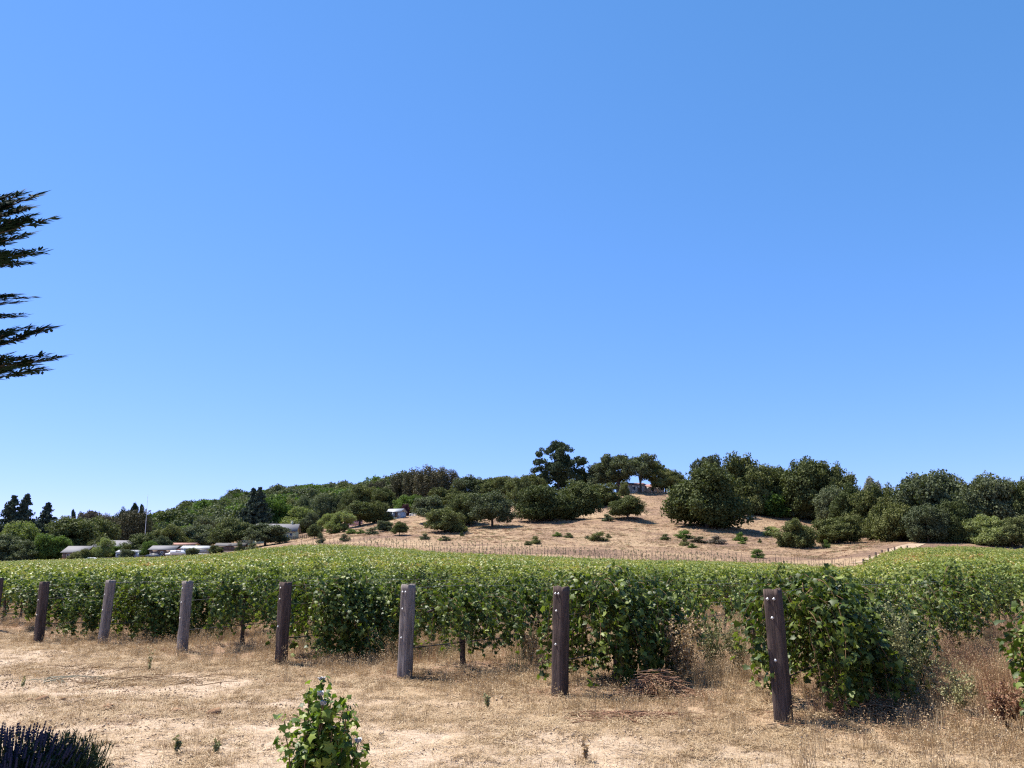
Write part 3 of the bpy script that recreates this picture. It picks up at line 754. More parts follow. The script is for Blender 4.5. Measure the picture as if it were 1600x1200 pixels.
def tree_kind(style, seed, n=4200):
    """unit tree: height 1, crown about 1 wide; returns (trunk mesh, crown mesh)"""
    rng = np.random.default_rng(seed); mt = MB(); mc = MB(); lob = []
    if style in ('oak', 'oaklow', 'shrub', 'willow', 'loose'):
        zb = {'oak': .15, 'oaklow': .05, 'shrub': .02, 'willow': .10, 'loose': .26}[style]
        nb = {'oak': 15, 'oaklow': 18, 'shrub': 7, 'willow': 10, 'loose': 10}[style]
        small = {'oak': (.050, .100), 'oaklow': (.050, .105), 'shrub': (.10, .17), 'willow': (.055, .11), 'loose': (.045, .085)}[style]
        for i in range(nb):        # main boughs, each carrying a shell of leaf clumps
            a = i * 2.4 + rng.uniform(-.5, .5); q = (0.12 if i < 2 else 0.34) * rng.uniform(.6, 1.1)
            br = rng.uniform(.15, .25) * (.85 if style == 'loose' else 1)
            zz = zb + br * .8 + (0.98 - zb - br * 1.8) * (rng.uniform(.65, 1.0) if i < 2 else (rng.uniform(.0, .85) if (style == 'oaklow' and i > 8) or (style in ('oak', 'willow') and i > 6) or style == 'loose' else rng.uniform(-.14, .22)))
            cx, cy = q * math.cos(a), q * math.sin(a)
            for k in range({'shrub': 8}.get(style, 20) if style != 'loose' else 13):
                d = rng.normal(size=3); d /= np.linalg.norm(d)
                if d[2] < -.5 and style not in ('oaklow', 'shrub'): d[2] = -d[2]
                rr = br * rng.uniform(.55, 1.15)
                lob.append((cx + d[0] * rr, cy + d[1] * rr, max(zb + .03, min(cx * 0 + zz + d[2] * rr * .85, .98)), rng.uniform(*small)))
            lob.append((cx, cy, zz, br * .72))
        crown(mc, lob, n, {'shrub': .06}.get(style, .030) * (1.9 if n < 6000 and style != 'shrub' else 1), rng, .82, .22, .8)
        tr = .035
    elif style == 'pine':     # broad pine with foliage plates and sky between them
        spec = [(-.02, .93, .13), (.10, .90, .11), (-.12, .84, .11), (.05, .80, .12), (.20, .80, .09), (-.22, .74, .10), (.16, .68, .11), (.33, .70, .10), (-.05, .66, .12),
                (-.33, .62, .10), (.42, .60, .10), (.25, .56, .10), (-.16, .54, .12), (-.42, .50, .10), (.38, .46, .11), (.08, .48, .12), (-.30, .40, .12), (.25, .38, .12), (-.42, .34, .09), (0, .34, .14), (.40, .32, .10), (-.18, .28, .12), (.16, .26, .12), (0, .56, .12), (.04, .70, .11), (-.10, .44, .12), (.12, .62, .11), (0, .24, .13), (-.08, .75, .10), (.14, .50, .12), (.02, .40, .12)]
        for (x, z, r) in spec:
            yy_ = rng.normal(0, .15)
            for q in range(7): lob.append((x + rng.normal(0, .055), yy_ + rng.normal(0, .06), z + rng.normal(0, .028), r * rng.uniform(.34, .62)))
        crown(mc, lob, n, 0.028, rng, .80, .2, .9); tr = .03
    elif style == 'conifer':
        nb = 26
        for i in range(nb):
            t = i / (nb - 1); zz = .06 + .91 * t; rr = .46 * (1 - t) ** .8 + .02
            for q in range(8 if t < .7 else 5):
                a = rng.uniform(0, 2 * math.pi); L0 = rr * rng.uniform(.55, 1.2)
                for s in (.2, .4, .6, .8, 1.0):
                    lob.append((L0 * s * math.cos(a), L0 * s * math.sin(a), zz - .10 * s * rr + .10 * (s * rr) ** 2 * 4, .036 * (1.3 - s * .65) * (1.2 - t * .5)))
        crown(mc, lob, n, 0.030, rng, .55, .3, .8); lob = lob[:0]; tr = .022
    elif style == 'mound':    # tall clumped cypress: upright plumes side by side
        for i in range(26):
            a = rng.uniform(0, 2 * math.pi); q = rng.random() ** .5 * .43; x, y = q * math.cos(a), q * math.sin(a)
            top = .50 + .47 * math.sqrt(max(0, 1 - (q / .50) ** 2)) * rng.uniform(.85, 1.0)
            z = .08
            while z < top:
                lob.append((x + rng.normal(0, .012), y + rng.normal(0, .012), z, rng.uniform(.08, .125) * (1 - .3 * max(0, (z - top + .25) / .25)))); z += .085
        crown(mc, lob, n, 0.030, rng, 1.1, .1, .5, hang=0); lob = lob[:0]; tr = .03
    elif style == 'column':   # tall narrow tree with drooping plumes
        for i in range(22):
            zz = .12 + .82 * i / 21; a = rng.uniform(0, 6.28); rr = (.30 if zz < .8 else .16)
            lob.append((rr * math.cos(a), rr * math.sin(a), zz, rng.uniform(.12, .18)))
            lob.append((0, 0, zz, .14))
        crown(mc, lob, n, 0.030, rng, 1.0, .15, .6); lob = lob[:0]; tr = .028
    allp = np.vstack(mc.v); wx = np.percentile(np.abs(allp[:, :2]), 97.5); tz = np.percentile(allp[:, 2], 99.7)
    mc.v = [v * np.array([.5 / wx, .5 / wx, 1 / tz]) for v in mc.v]; lob = [(l[0] * .5 / wx, l[1] * .5 / wx, l[2] / tz, l[3]) for l in lob]
    mt.tube([(0, 0, -.06), (.005, 0, .15), (-.01, .01, .38), (0, 0, .62)] if style != 'conifer' else [(0, 0, -.05), (0, 0, .5), (0, 0, .97)], [tr, tr * .85, tr * .6, tr * .2] if style != 'conifer' else [tr, tr * .6, .003], 7)
    if lob:
        sel = [l[:3] for l in lob[::2]][:11]; limbs(mt, tr, .34, sel, rng, 5)
    return mt.mesh(style + '_trunk', [M['oak_bark']], True), mc

KIN = {}
def kin(style, v, matn):
    key = (style, v)
    if key not in KIN:
        nn = {'oak': 26000, 'oaklow': 34000, 'shrub': 4000, 'willow': 24000, 'loose': 14000, 'pine': 26000, 'conifer': 24000, 'mound': 26000, 'column': 16000}[style]
        t, c = tree_kind(style, 1000 + v * 31 + len(style), nn)
        KIN[key] = (t, c.mesh(style + '_crown', [M['oak']]))
    return KIN[key]

def tree(name, cat, style, v, matn, px, top, base, wpx, label, group=None, Y=None):
    """px: centre column, top and base rows, width in pixels; Y: depth when the base is hidden"""
    if matn == 'oak' and (px * 13 + top) % 7 < 3: matn = 'oak_olive'
    if Y is None: x, y, z = hit(px, base)
    else:
        Y = Y * K; x = ray(px, base)[0] * Y; y = Y; z = Ts(x, y)
    zt = EYE + ray(px, top)[1] * y; hgt = max(0.6, zt - z); wid = wpx / math.hypot(F, 291) * y * 1.12
    rr = random.Random(int(px * 7 + top))
    e = empty(name, (x, y, z - 0.02 * hgt), rr.uniform(-.5, .5) if style == 'pine' else rr.uniform(0, 6.28), (wid, wid, hgt))
    tag(e, label, cat, group)
    t, c = kin(style, v, matn)
    link('trunk', t, e); co = link('crown', c, e); co.material_slots[0].link = 'OBJECT'; co.material_slots[0].material = M[matn]
    return e

TR = [
 # right part of the hill
 ('pine_tree','tree','pine',0,'pine',873,690,772,68,'tall broad pine rising highest on the ridge, left of the hilltop house',315),
 ('oak_tree','tree','oaklow',0,'oak',850,757,813,66,'left half of the dense oak clump below the tall ridge pine',None),
 ('oak_tree','tree','oaklow',1,'oak',896,752,812,66,'right half of the dense oak clump below the tall ridge pine',None),
 ('oak_tree','tree','oaklow',2,'oak',943,756,790,48,'dark oak between the clump below the pine and the hilltop grass',None),
 ('oak_tree','tree','oak',1,'oak',981,775,811,48,'lone round oak in the open dry grass below the hilltop house',None),
 ('oak_tree','tree','oak',2,'oak_grey',769,767,824,58,'ragged grey green oak standing apart, casting a long shadow to the right',None),
 ('oak_tree','tree','oaklow',1,'oak',698,795,832,52,'low dark oak at the left end of the hill oaks, lowest of them',None),
 ('oak_tree','tree','oak',0,'oak_grey',672,774,818,48,'grey green oak just above left of the low dark one',None),
 ('oak_tree','tree','oaklow',0,'oak',727,772,820,44,'oak between the grey green ragged one and the low dark one',None),
 ('oak_tree','tree','oaklow',2,'oak',700,764,800,60,'rounded oak behind the left end of the hill oaks',None),
 ('oak_tree','tree','oaklow',1,'oak_grey',737,744,790,50,'ridge oak, first one right of the big brown cypress clump',300),
 ('oak_tree','tree','oaklow',0,'oak',764,746,790,46,'ridge oak, second one right of the big brown cypress clump',300),
 ('oak_tree','tree','oak',2,'oak',790,744,785,40,'ridge oak halfway between the cypress clump and the tall pine',295),
 ('oak_tree','tree','oaklow',2,'oak',811,745,788,36,'ridge oak with its stem in shade above the bare patch',None),
 ('oak_tree','tree','oaklow',1,'oak',832,742,785,38,'ridge oak touching the left side of the tall pine',300),
 ('oak_tree','tree','oaklow',2,'oak',757,772,800,40,'oak crown just behind the ragged grey green one',280),
 ('oak_tree','tree','oaklow',0,'oak',915,737,775,32,'small ridge oak at the right foot of the tall pine',320),
 ('oak_tree','tree','oak',0,'oak_grey',942,720,766,44,'left oak of the grove screening the hilltop house',312),
 ('oak_tree','tree','loose',1,'oak_grey',966,710,766,56,'tallest oak of the grove screening the hilltop house',306),
 ('oak_tree','tree','loose',2,'oak_grey',1001,709,767,50,'open airy oak in front of the hilltop house',300),
 ('oak_tree','tree','loose',0,'oak',1020,720,767,34,'thin oak right of the airy one before the hilltop house',303),
 ('oak_tree','tree','oak',2,'oak',1040,732,770,38,'oak at the right end of the hilltop house',300),
 ('oak_tree','tree','oaklow',1,'oak',1058,736,775,30,'small oak between the hilltop house and the great dark oak',300),
 ('oak_tree','tree','oaklow',0,'oak',1105,733,824,100,'great dark oak right of the open hilltop grass',None),
 ('oak_tree','tree','loose',1,'oak_grey',1110,712,800,50,'open grey oak top showing above the great dark oak',250),
 ('oak_tree','tree','oaklow',2,'oak',1165,711,800,66,'tall peaked oak right of the great dark oak',None),
 ('oak_tree','tree','oaklow',1,'oak',1174,756,804,46,'lower oak in front of the tall peaked one',None),
 ('oak_tree','tree','oaklow',0,'oak',1215,728,790,50,'ridge oak in the dip between the two tall oak groups',265),
 ('oak_tree','tree','oaklow',1,'oak',1262,719,800,72,'high rounded oak topping the middle of the right wood',255),
 ('oak_tree','tree','oaklow',2,'oak',1306,725,800,54,'pointed oak right of the high rounded one',250),
 ('oak_tree','tree','oaklow',0,'oak_grey',1258,758,810,46,'front oak below the high rounded one, at the grass edge',None),
 ('oak_tree','tree','oaklow',1,'oak_grey',1304,762,814,44,'front oak below the pointed one',235),
 ('oak_tree','tree','oaklow',2,'oak',1335,757,830,50,'oak left of the saddle in the right wood',215),
 ('oak_tree','tree','oak',1,'pale',1363,746,780,26,'pale half bare tree sticking up behind the saddle in the right wood',300),
 ('oak_tree','tree','oaklow',0,'oak',1360,765,836,56,'broad dark oak right above the round bush oak',None),
 ('oak_tree','tree','oaklow',2,'oak',1388,758,842,52,'oak filling the saddle of the right wood',190),
 ('oak_tree','tree','oaklow',1,'oak',1408,786,849,58,'front oak at the upper end of the dirt track',180),
 ('oak_tree','tree','oaklow',2,'oak',1425,756,846,54,'oak left of the biggest grey oak',192),
 ('oak_tree','tree','oaklow',0,'oak_grey',1470,736,850,96,'biggest grey green oak of the right wood',178),
 ('oak_tree','tree','oaklow',1,'oak_grey',1452,790,852,50,'low oak in front of the biggest grey oak, left side',168),
 ('oak_tree','tree','oaklow',2,'oak',1492,782,853,52,'low oak in front of the biggest grey oak, right side',168),
 ('oak_tree','tree','oaklow',1,'oak',1514,752,850,50,'dark oak right of the biggest grey oak',185),
 ('oak_tree','tree','oak',0,'oak_grey',1556,741,848,66,'tall open grey oak near the right edge',186),
 ('oak_tree','tree','oaklow',2,'oak',1598,749,852,64,'dark oak cut by the right edge',185),
 ('oak_tree','tree','oaklow',0,'oak',1640,745,852,64,'dark oak beyond the right edge of the wood',185),
 ('green_bush','bush','oaklow',1,'willow',1543,806,852,50,'pale green bush before the dark wood near the right edge',163),
 ('oak_tree','tree','oaklow',0,'oak',1582,808,856,44,'small dark oak at the field edge, right of the pale green bush',161),
 ('oak_tree','tree','oaklow',2,'oak',1244,812,855,48,'small round oak standing alone in the grass left of the wood',None),
 ('oak_tree','tree','oaklow',0,'oak',1311,807,849,60,'wide round bush oak at the left foot of the wood',None),
 # ridge left of the pine
 ('cypress_tree','tree','mound',0,'cypress',672,729,781,48,'tallest rounded brown green cypress of the ridge clump',315),
 ('cypress_tree','tree','mound',1,'cypress',697,732,780,36,'right most dark cypress of the ridge clump',318),
 ('cypress_tree','tree','mound',0,'cypress',647,734,781,34,'left lobe of the big ridge cypress clump',325),
 ('cypress_tree','tree','column',0,'cypress',620,740,788,30,'narrow grey brown tree left of the ridge cypress clump',330),
 ('oak_tree','tree','oaklow',1,'cypress',598,752,790,24,'small brown crown on the ridge, second left of the narrow tree',340),
 ('oak_tree','tree','oaklow',2,'cypress',582,754,792,24,'small brown crown on the ridge, leftmost of the brown ones',350),
 ('flat_green_tree','tree','oaklow',2,'oak_bright',637,774,798,42,'flat bright green tree above the white shed',280),
 ('purple_tree','tree','oaklow',0,'purple',634,787,806,11,'small dark purple tree beside the white shed',None),
 ('oak_tree','tree','oaklow',0,'oak',571,760,796,44,'green crown on the ridge behind the dark meadow oak',330),
 ('oak_tree','tree','oaklow',1,'oak',603,763,795,38,'dark crown between the ridge and the white shed',310),
 ('oak_tree','tree','oak',0,'oak',562,783,822,50,'dark oak with a visible stem beside the pink hut',None),
 ('oak_tree','tree','oaklow',1,'oak',588,784,816,30,'oak touching the right side of the dark meadow oak',None),
 ('olive_tree','tree','willow',0,'willow',512,802,829,30,'pale green meadow tree, left of three',None),
 ('olive_tree','tree','willow',1,'willow',526,806,833,26,'pale green meadow tree, middle of three',None),
 ('olive_tree','tree','loose',2,'willow',538,799,831,24,'pale airy meadow tree with a thin stem, right of three',None),
 ('green_bush','bush','shrub',0,'oak_bright',522,822,834,17,'small bright green bush below the pale meadow trees',None),
 ('green_bush','bush','shrub',1,'oak_bright',549,826,834,15,'low green bush in the meadow, left of a pair',None),
 ('green_bush','bush','shrub',2,'oak_bright',563,827,834,14,'low green bush in the meadow, right of a pair',None),
 ('grey_bush','bush','shrub',1,'oak_grey',581,824,835,18,'olive coloured bush in the meadow left of the grey one',None),
 ('grey_bush','bush','oaklow',0,'oak_grey',601,814,830,22,'round silvery grey bush in the meadow',None),
 ('oak_tree','tree','oak',2,'oak',624,815,837,21,'small dark round tree in the meadow by the staked rows',None),
 ('grey_bush','bush','shrub',0,'oak_grey',538,834,846,14,'dark grey bush just above the green field',None),
 ('green_bush','bush','shrub',2,'oak',606,800,813,24,'dark green bush left of the white shed',None),
 ('oak_tree','tree','oak',1,'oak',491,819,842,21,'small dark tree right of the cream house',None),
 ('green_bush','bush','shrub',1,'oak_grey',501,833,849,11,'upright dull green bush at the field edge right of the cream house',None),
 # behind and around the cream house
 ('redwood_tree','tree','conifer',0,'fir',391,763,838,44,'tall dark twin topped conifer behind the cream house, left stem',285),
 ('redwood_tree','tree','conifer',1,'fir',401,761,838,40,'tall dark twin topped conifer behind the cream house, right stem',283),
 ('oak_tree','tree','oaklow',0,'oak_bright',428,780,835,42,'large dark green tree right behind the cream house',300),
 ('olive_tree','tree','willow',1,'willow',464,792,835,42,'light green rounded tree right of the cream house',290),
 ('olive_tree','tree','willow',0,'oak_grey',484,800,836,26,'dull green tree just right of the light green rounded one',285),
 ('eucalyptus_tree','tree','column',1,'oak_grey',502,771,812,28,'tall grey brown tree with bare stems beyond the meadow',330),
 ('eucalyptus_tree','tree','column',0,'oak_grey',474,775,812,26,'tall grey tree left of the one with bare stems',340),
 ('oak_tree','tree','oaklow',2,'oak_grey',520,776,815,26,'grey green tree right of the one with bare stems',330),
 ('oak_tree','tree','oaklow',1,'oak',450,779,818,30,'dark crown behind the light green rounded tree',350),
 ('oak_tree','tree','oaklow',2,'oak',543,772,815,30,'dark crown left of the dark meadow oak, higher up',320),
 ('oak_tree','tree','oak',1,'oak_grey',414,818,855,56,'spreading olive green oak in front of the cream house',205),
 ('oak_tree','tree','oak',0,'oak',358,810,858,48,'dark full oak left of the cream house',210),
 ('green_bush','bush','shrub',2,'oak_grey',395,848,860,22,'dull bush under the spreading oak at the field edge',192),
 ('green_bush','bush','shrub',0,'oak',374,846,862,12,'dark bush between the two oaks by the cream house',190),
 ('oak_tree','tree','oaklow',2,'oak',266,821,856,46,'dark oak behind the flat sheds, left one',230),
 ('oak_tree','tree','oaklow',0,'oak_grey',306,820,852,46,'grey green oak behind the flat sheds, right one',240),
 ('oak_tree','tree','loose',0,'oak_grey',318,806,845,38,'grey twiggy tree above the sheds',260),
 ('oak_tree','tree','oaklow',1,'oak_grey',252,838,860,24,'small dull tree above the parked white vehicles',212),
 # left cluster
 ('conifer_tree','tree','conifer',1,'fir',12,774,850,52,'dark pointed conifer, left of the pair at the left edge',270),
 ('conifer_tree','tree','conifer',0,'fir',32,772,850,46,'dark pointed conifer, right of the pair at the left edge',272),
 ('conifer_tree','tree','conifer',2,'fir',67,785,850,42,'lone bluish conifer right of the conifer pair',290),
 ('olive_tree','tree','willow',0,'willow',30,815,870,64,'broad light green tree at the left edge of the wood',235),
 ('oak_tree','tree','oaklow',1,'oak_grey',8,836,880,54,'olive brown tree in the lower left corner of the wood',222),
 ('oak_tree','tree','oaklow',2,'oak_grey',44,844,880,44,'olive dark tree right of the corner one',220),
 ('green_tree','tree','oaklow',0,'oak_bright',78,836,878,46,'bright green tree in front of the dark one',222),
 ('oak_tree','tree','oaklow',0,'oak',112,808,874,78,'large dark tree left of the grey roofs',235),
 ('oak_tree','tree','oaklow',1,'oak',142,810,868,58,'dark tree directly above the small grey roof',245),
 ('pine_tree','tree','pine',1,'pine',110,796,850,14,'tiny dark treetop poking above the large dark tree',300),
 ('oak_tree','tree','loose',1,'pinkish',137,797,850,38,'pinkish grey tree on the skyline',300),
 ('oak_tree','tree','oaklow',2,'pinkish',155,805,850,28,'brownish tree on the skyline right of the pinkish one',295),
 ('cypress_tree','tree','mound',0,'cypress',168,806,858,22,'rounded brown cypress, leftmost of three above the long roof',290),
 ('cypress_tree','tree','mound',1,'cypress',184,812,858,32,'leaning brown cypress, middle of three above the long roof',280),
 ('cypress_tree','tree','mound',0,'cypress',208,796,858,44,'tall brown cypress beside the antenna mast',275),
 ('pine_tree','tree','pine',0,'pine',204,786,850,20,'dark treetop behind the tall brown cypress',310),
 ('pine_tree','tree','pine',1,'pine',216,788,850,15,'narrow dark treetop just left of the antenna mast',312),
 ('oak_tree','tree','oaklow',1,'pine',188,796,850,24,'dark tree top left of the tall brown cypress',305),
 ('oak_tree','tree','oaklow',2,'oak',219,834,870,50,'round green oak in front of the long roof',218),
 ('oak_tree','tree','oaklow',2,'oak_grey',238,846,872,28,'dull green tree screening the dark parked car',212),
 ('green_tree','tree','willow',1,'willow',158,840,872,26,'light green tree between the two grey roofs, in front',208),
 ('green_tree','tree','willow',0,'oak_bright',232,845,872,24,'mid green tree right of the round green oak',208),
 ('green_bush','bush','oaklow',0,'oak',130,858,877,22,'dark bush below the right half of the small grey roof',205),
 ('green_bush','bush','oaklow',2,'oak',976,752,771,14,'dark bush in front of the left part of the hilltop house',292),
 ('green_bush','bush','oaklow',1,'oak_grey',300,856,871,16,'low dull bush in front of the whitish flat roof',200),
 ('green_bush','bush','oaklow',2,'oak',335,852,868,18,'dark bush at the right end of the whitish flat roof',200),
 ('green_bush','bush','oaklow',0,'oak_grey',198,858,873,18,'dull bush in front of the low blue white shed',202),
 ('green_bush','bush','oaklow',1,'oak',118,862,877,20,'dark bush below the left half of the small grey roof',206),
 ('green_bush','bush','oaklow',0,'oak_bright',175,853,872,24,'small light green tree below the long grey roof',214),
 ('oak_tree','tree','oaklow',1,'oak',153,841,870,26,'dark green tree between the two grey roofs',222),
 ('green_bush','bush','shrub',1,'oak',137,864,876,26,'dark bush at the field edge below the small grey roof',208),
]
for t in TR:
    nm, cat, st, v, mm, px, top, base, wp, lab, Y = t
    tree(nm, cat, st, v, mm, px, top, base, wp, lab, None, Y)
# small shrubs on the dry slope
SH = [(837,837,850,16,'oak','round dark shrub, right of a pair, left side of the slope'),(825,845,852,11,'oak','small dark shrub, left of a pair, left side of the slope'),
 (871,831,838,15,'oak_bright','low green shrub on the mid slope below the pine, left of two'),(889,832,840,14,'oak','low dark shrub on the mid slope below the pine, right of two'),
 (934,831,845,25,'oak','widest of the low shrubs on the mid slope'),(951,833,840,8,'oak','tiny shrub right of the widest low one'),(918,837,842,9,'oak_grey','tiny dull shrub left of the widest low one'),
 (950,803,814,15,'oak_grey','olive shrub below left of the lone round oak'),(722,830,838,7,'oak','tiny upright shrub below the hill oaks, left end'),
 (1039,834,844,14,'oak','round shrub right of the widest low one, on its own'),(1068,828,841,23,'oak_bright','larger green shrub below the great dark oak'),
 (1069,839,853,14,'oak','dark shrub just under the larger green one'),(1082,849,856,14,'oak_bright','flat green shrub lowest of the three under the great oak'),
 (1091,838,848,20,'cypress','brown dry shrub right of the three green ones'),(1157,831,845,19,'oak_bright','green shrub alone between the great oak and the lone small oak'),
 (1160,844,850,11,'oak_bright','tiny green shrub touching the foot of the lone green one'),(1206,822,838,25,'willow','dry yellowish shrub left of the lone small oak'),
 (1187,841,848,6,'oak','tiny dark shrub in the open grass of the right slope'),(1291,843,856,12,'oak_bright','green shrub at the foot of the wide bush oak'),
 (1184,858,872,19,'oak_bright','green shrub at the lower edge of the dry slope'),(1118,836,849,27,'pinkish','greyish faded shrub between green shrubs on the right slope'),
 (664,833,843,15,'oak_grey','grey shrub above the stakes, left part'),(696,837,845,13,'oak_grey','low grey green shrub above the stakes, by the low dark oak'),(688,840,844,8,'willow','tiny yellowish shrub above the stakes')]
for i, (px, top, base, wp, mm, lab) in enumerate(SH):
    tree('slope_shrub', 'shrub', 'shrub', i % 3, mm, px, top, base, wp, lab, 'shrubs on the dry slope')

# far wooded ridge: one mass
rw = np.random.default_rng(21); pts = []
WT = []
for v, mm in ((0, 'oak'), (1, 'oak'), (2, 'oak_grey'), (1, 'oak_grey'), (0, 'oak_bright')):
    tmp, cc = tree_kind('oaklow', 1500 + v, 5000); 
    WT.append(source('wood_tree', cc.mesh('wood_tree', [M[mm]])))
for i in range(9000):
    Y = math.exp(rw.uniform(math.log(380), math.log(1080))); u = rw.uniform(-1.0, -0.10)
    x = u * Y
    zf = Ts(x, Y)
    # the meadow around the sheds stays open
    px_ = 800 + u * math.hypot(F, 291)
    if px_ > 480 and Y < 430 + 0: continue
    if px_ > 620 and Y < 470: continue
    pts.append((x, Y, zf))
for i in range(900):        # plain beyond the houses on the far left
    Y = math.exp(rw.uniform(math.log(420), math.log(1500))); u = rw.uniform(-1.0, -0.42); pts.append((u * Y, Y, Ts(u * Y, Y)))
for i in range(1200):       # behind the ridge of the right wood
    Y = rw.uniform(330, 480); u = rw.uniform(0.22, 0.85); 
    if u * 1264 + 800 < 1210 : continue
    pts.append((u * Y, Y, Ts(u * Y, Y)))
pts = np.array(pts)
# thin to one tree per 8 m cell
cell = {}
for i, p in enumerate(pts): cell.setdefault((int(p[0] // 10.5), int(p[1] // 10.5)), i)
pts = pts[list(cell.values())]; n_ = len(pts)
hh = rw.uniform(6.0, 13, n_) * (1 + .5 * (rw.random(n_) < .08)) * np.where(pts[:, 0] > 0, 0.8, 1.0); ww = hh * rw.uniform(1.0, 1.5, n_)
pts[:, 2] -= 0.8
scatter('far_wood', pts, np.column_stack([np.zeros((n_, 2)), rw.uniform(0, 6.28, n_)]), np.column_stack([ww, ww, hh]), rw.integers(0, 5, n_), WT, 'dark wood covering the distant ridge on the left', 'wood')
print('wood', n_)

# ------------------------------------------------------------------ houses, sheds, fences, mast
def colmat(name, col, rough=0.8, var=0.08, scale=2.0, **k):
    return plain(name, col, rough, var, scale, **k)
M['roof_grey'] = colmat('grey_shingle_roof', (.13, .127, .14), var=.2, scale=6)
M['roof_dark'] = colmat('dark_roof', (.075, .070, .075))
M['roof_pale'] = colmat('pale_metal_roof', (.28, .29, .31), .5)
M['roof_tile'] = colmat('terracotta_roof', (.25, .13, .105), var=.2, scale=5)
M['cream'] = colmat('cream_wall', (.50, .49, .31))
M['white'] = colmat('white_wall', (.60, .58, .55))
M['bluewhite'] = colmat('pale_blue_wall', (.36, .41, .47))
M['pinkw'] = colmat('pink_wall', (.62, .36, .33))
M['brownw'] = colmat('brown_wall', (.17, .12, .10))
M['window'] = colmat('dark_window_glass', (.03, .04, .06), .15, spec=0.6)
M['trim'] = colmat('white_trim', (.80, .80, .80))
M['bluewin'] = colmat('blue_painted_shutter', (.10, .22, .38))
M['rail'] = colmat('dark_fence_wood', (.05, .045, .045))
M['red'] = colmat('red_paint', (.25, .04, .04), .5)
M['tyre'] = colmat('black_rubber', (.02, .02, .02))
M['carwhite'] = colmat('white_car_paint', (.60, .60, .62), .3, .03, spec=.6)
M['cardark'] = colmat('dark_car_paint', (.05, .06, .09), .3, .03, spec=.6)

def pxm(x0, x1, Y): return (ray(x1, 860)[0] - ray(x0, 860)[0]) * Y

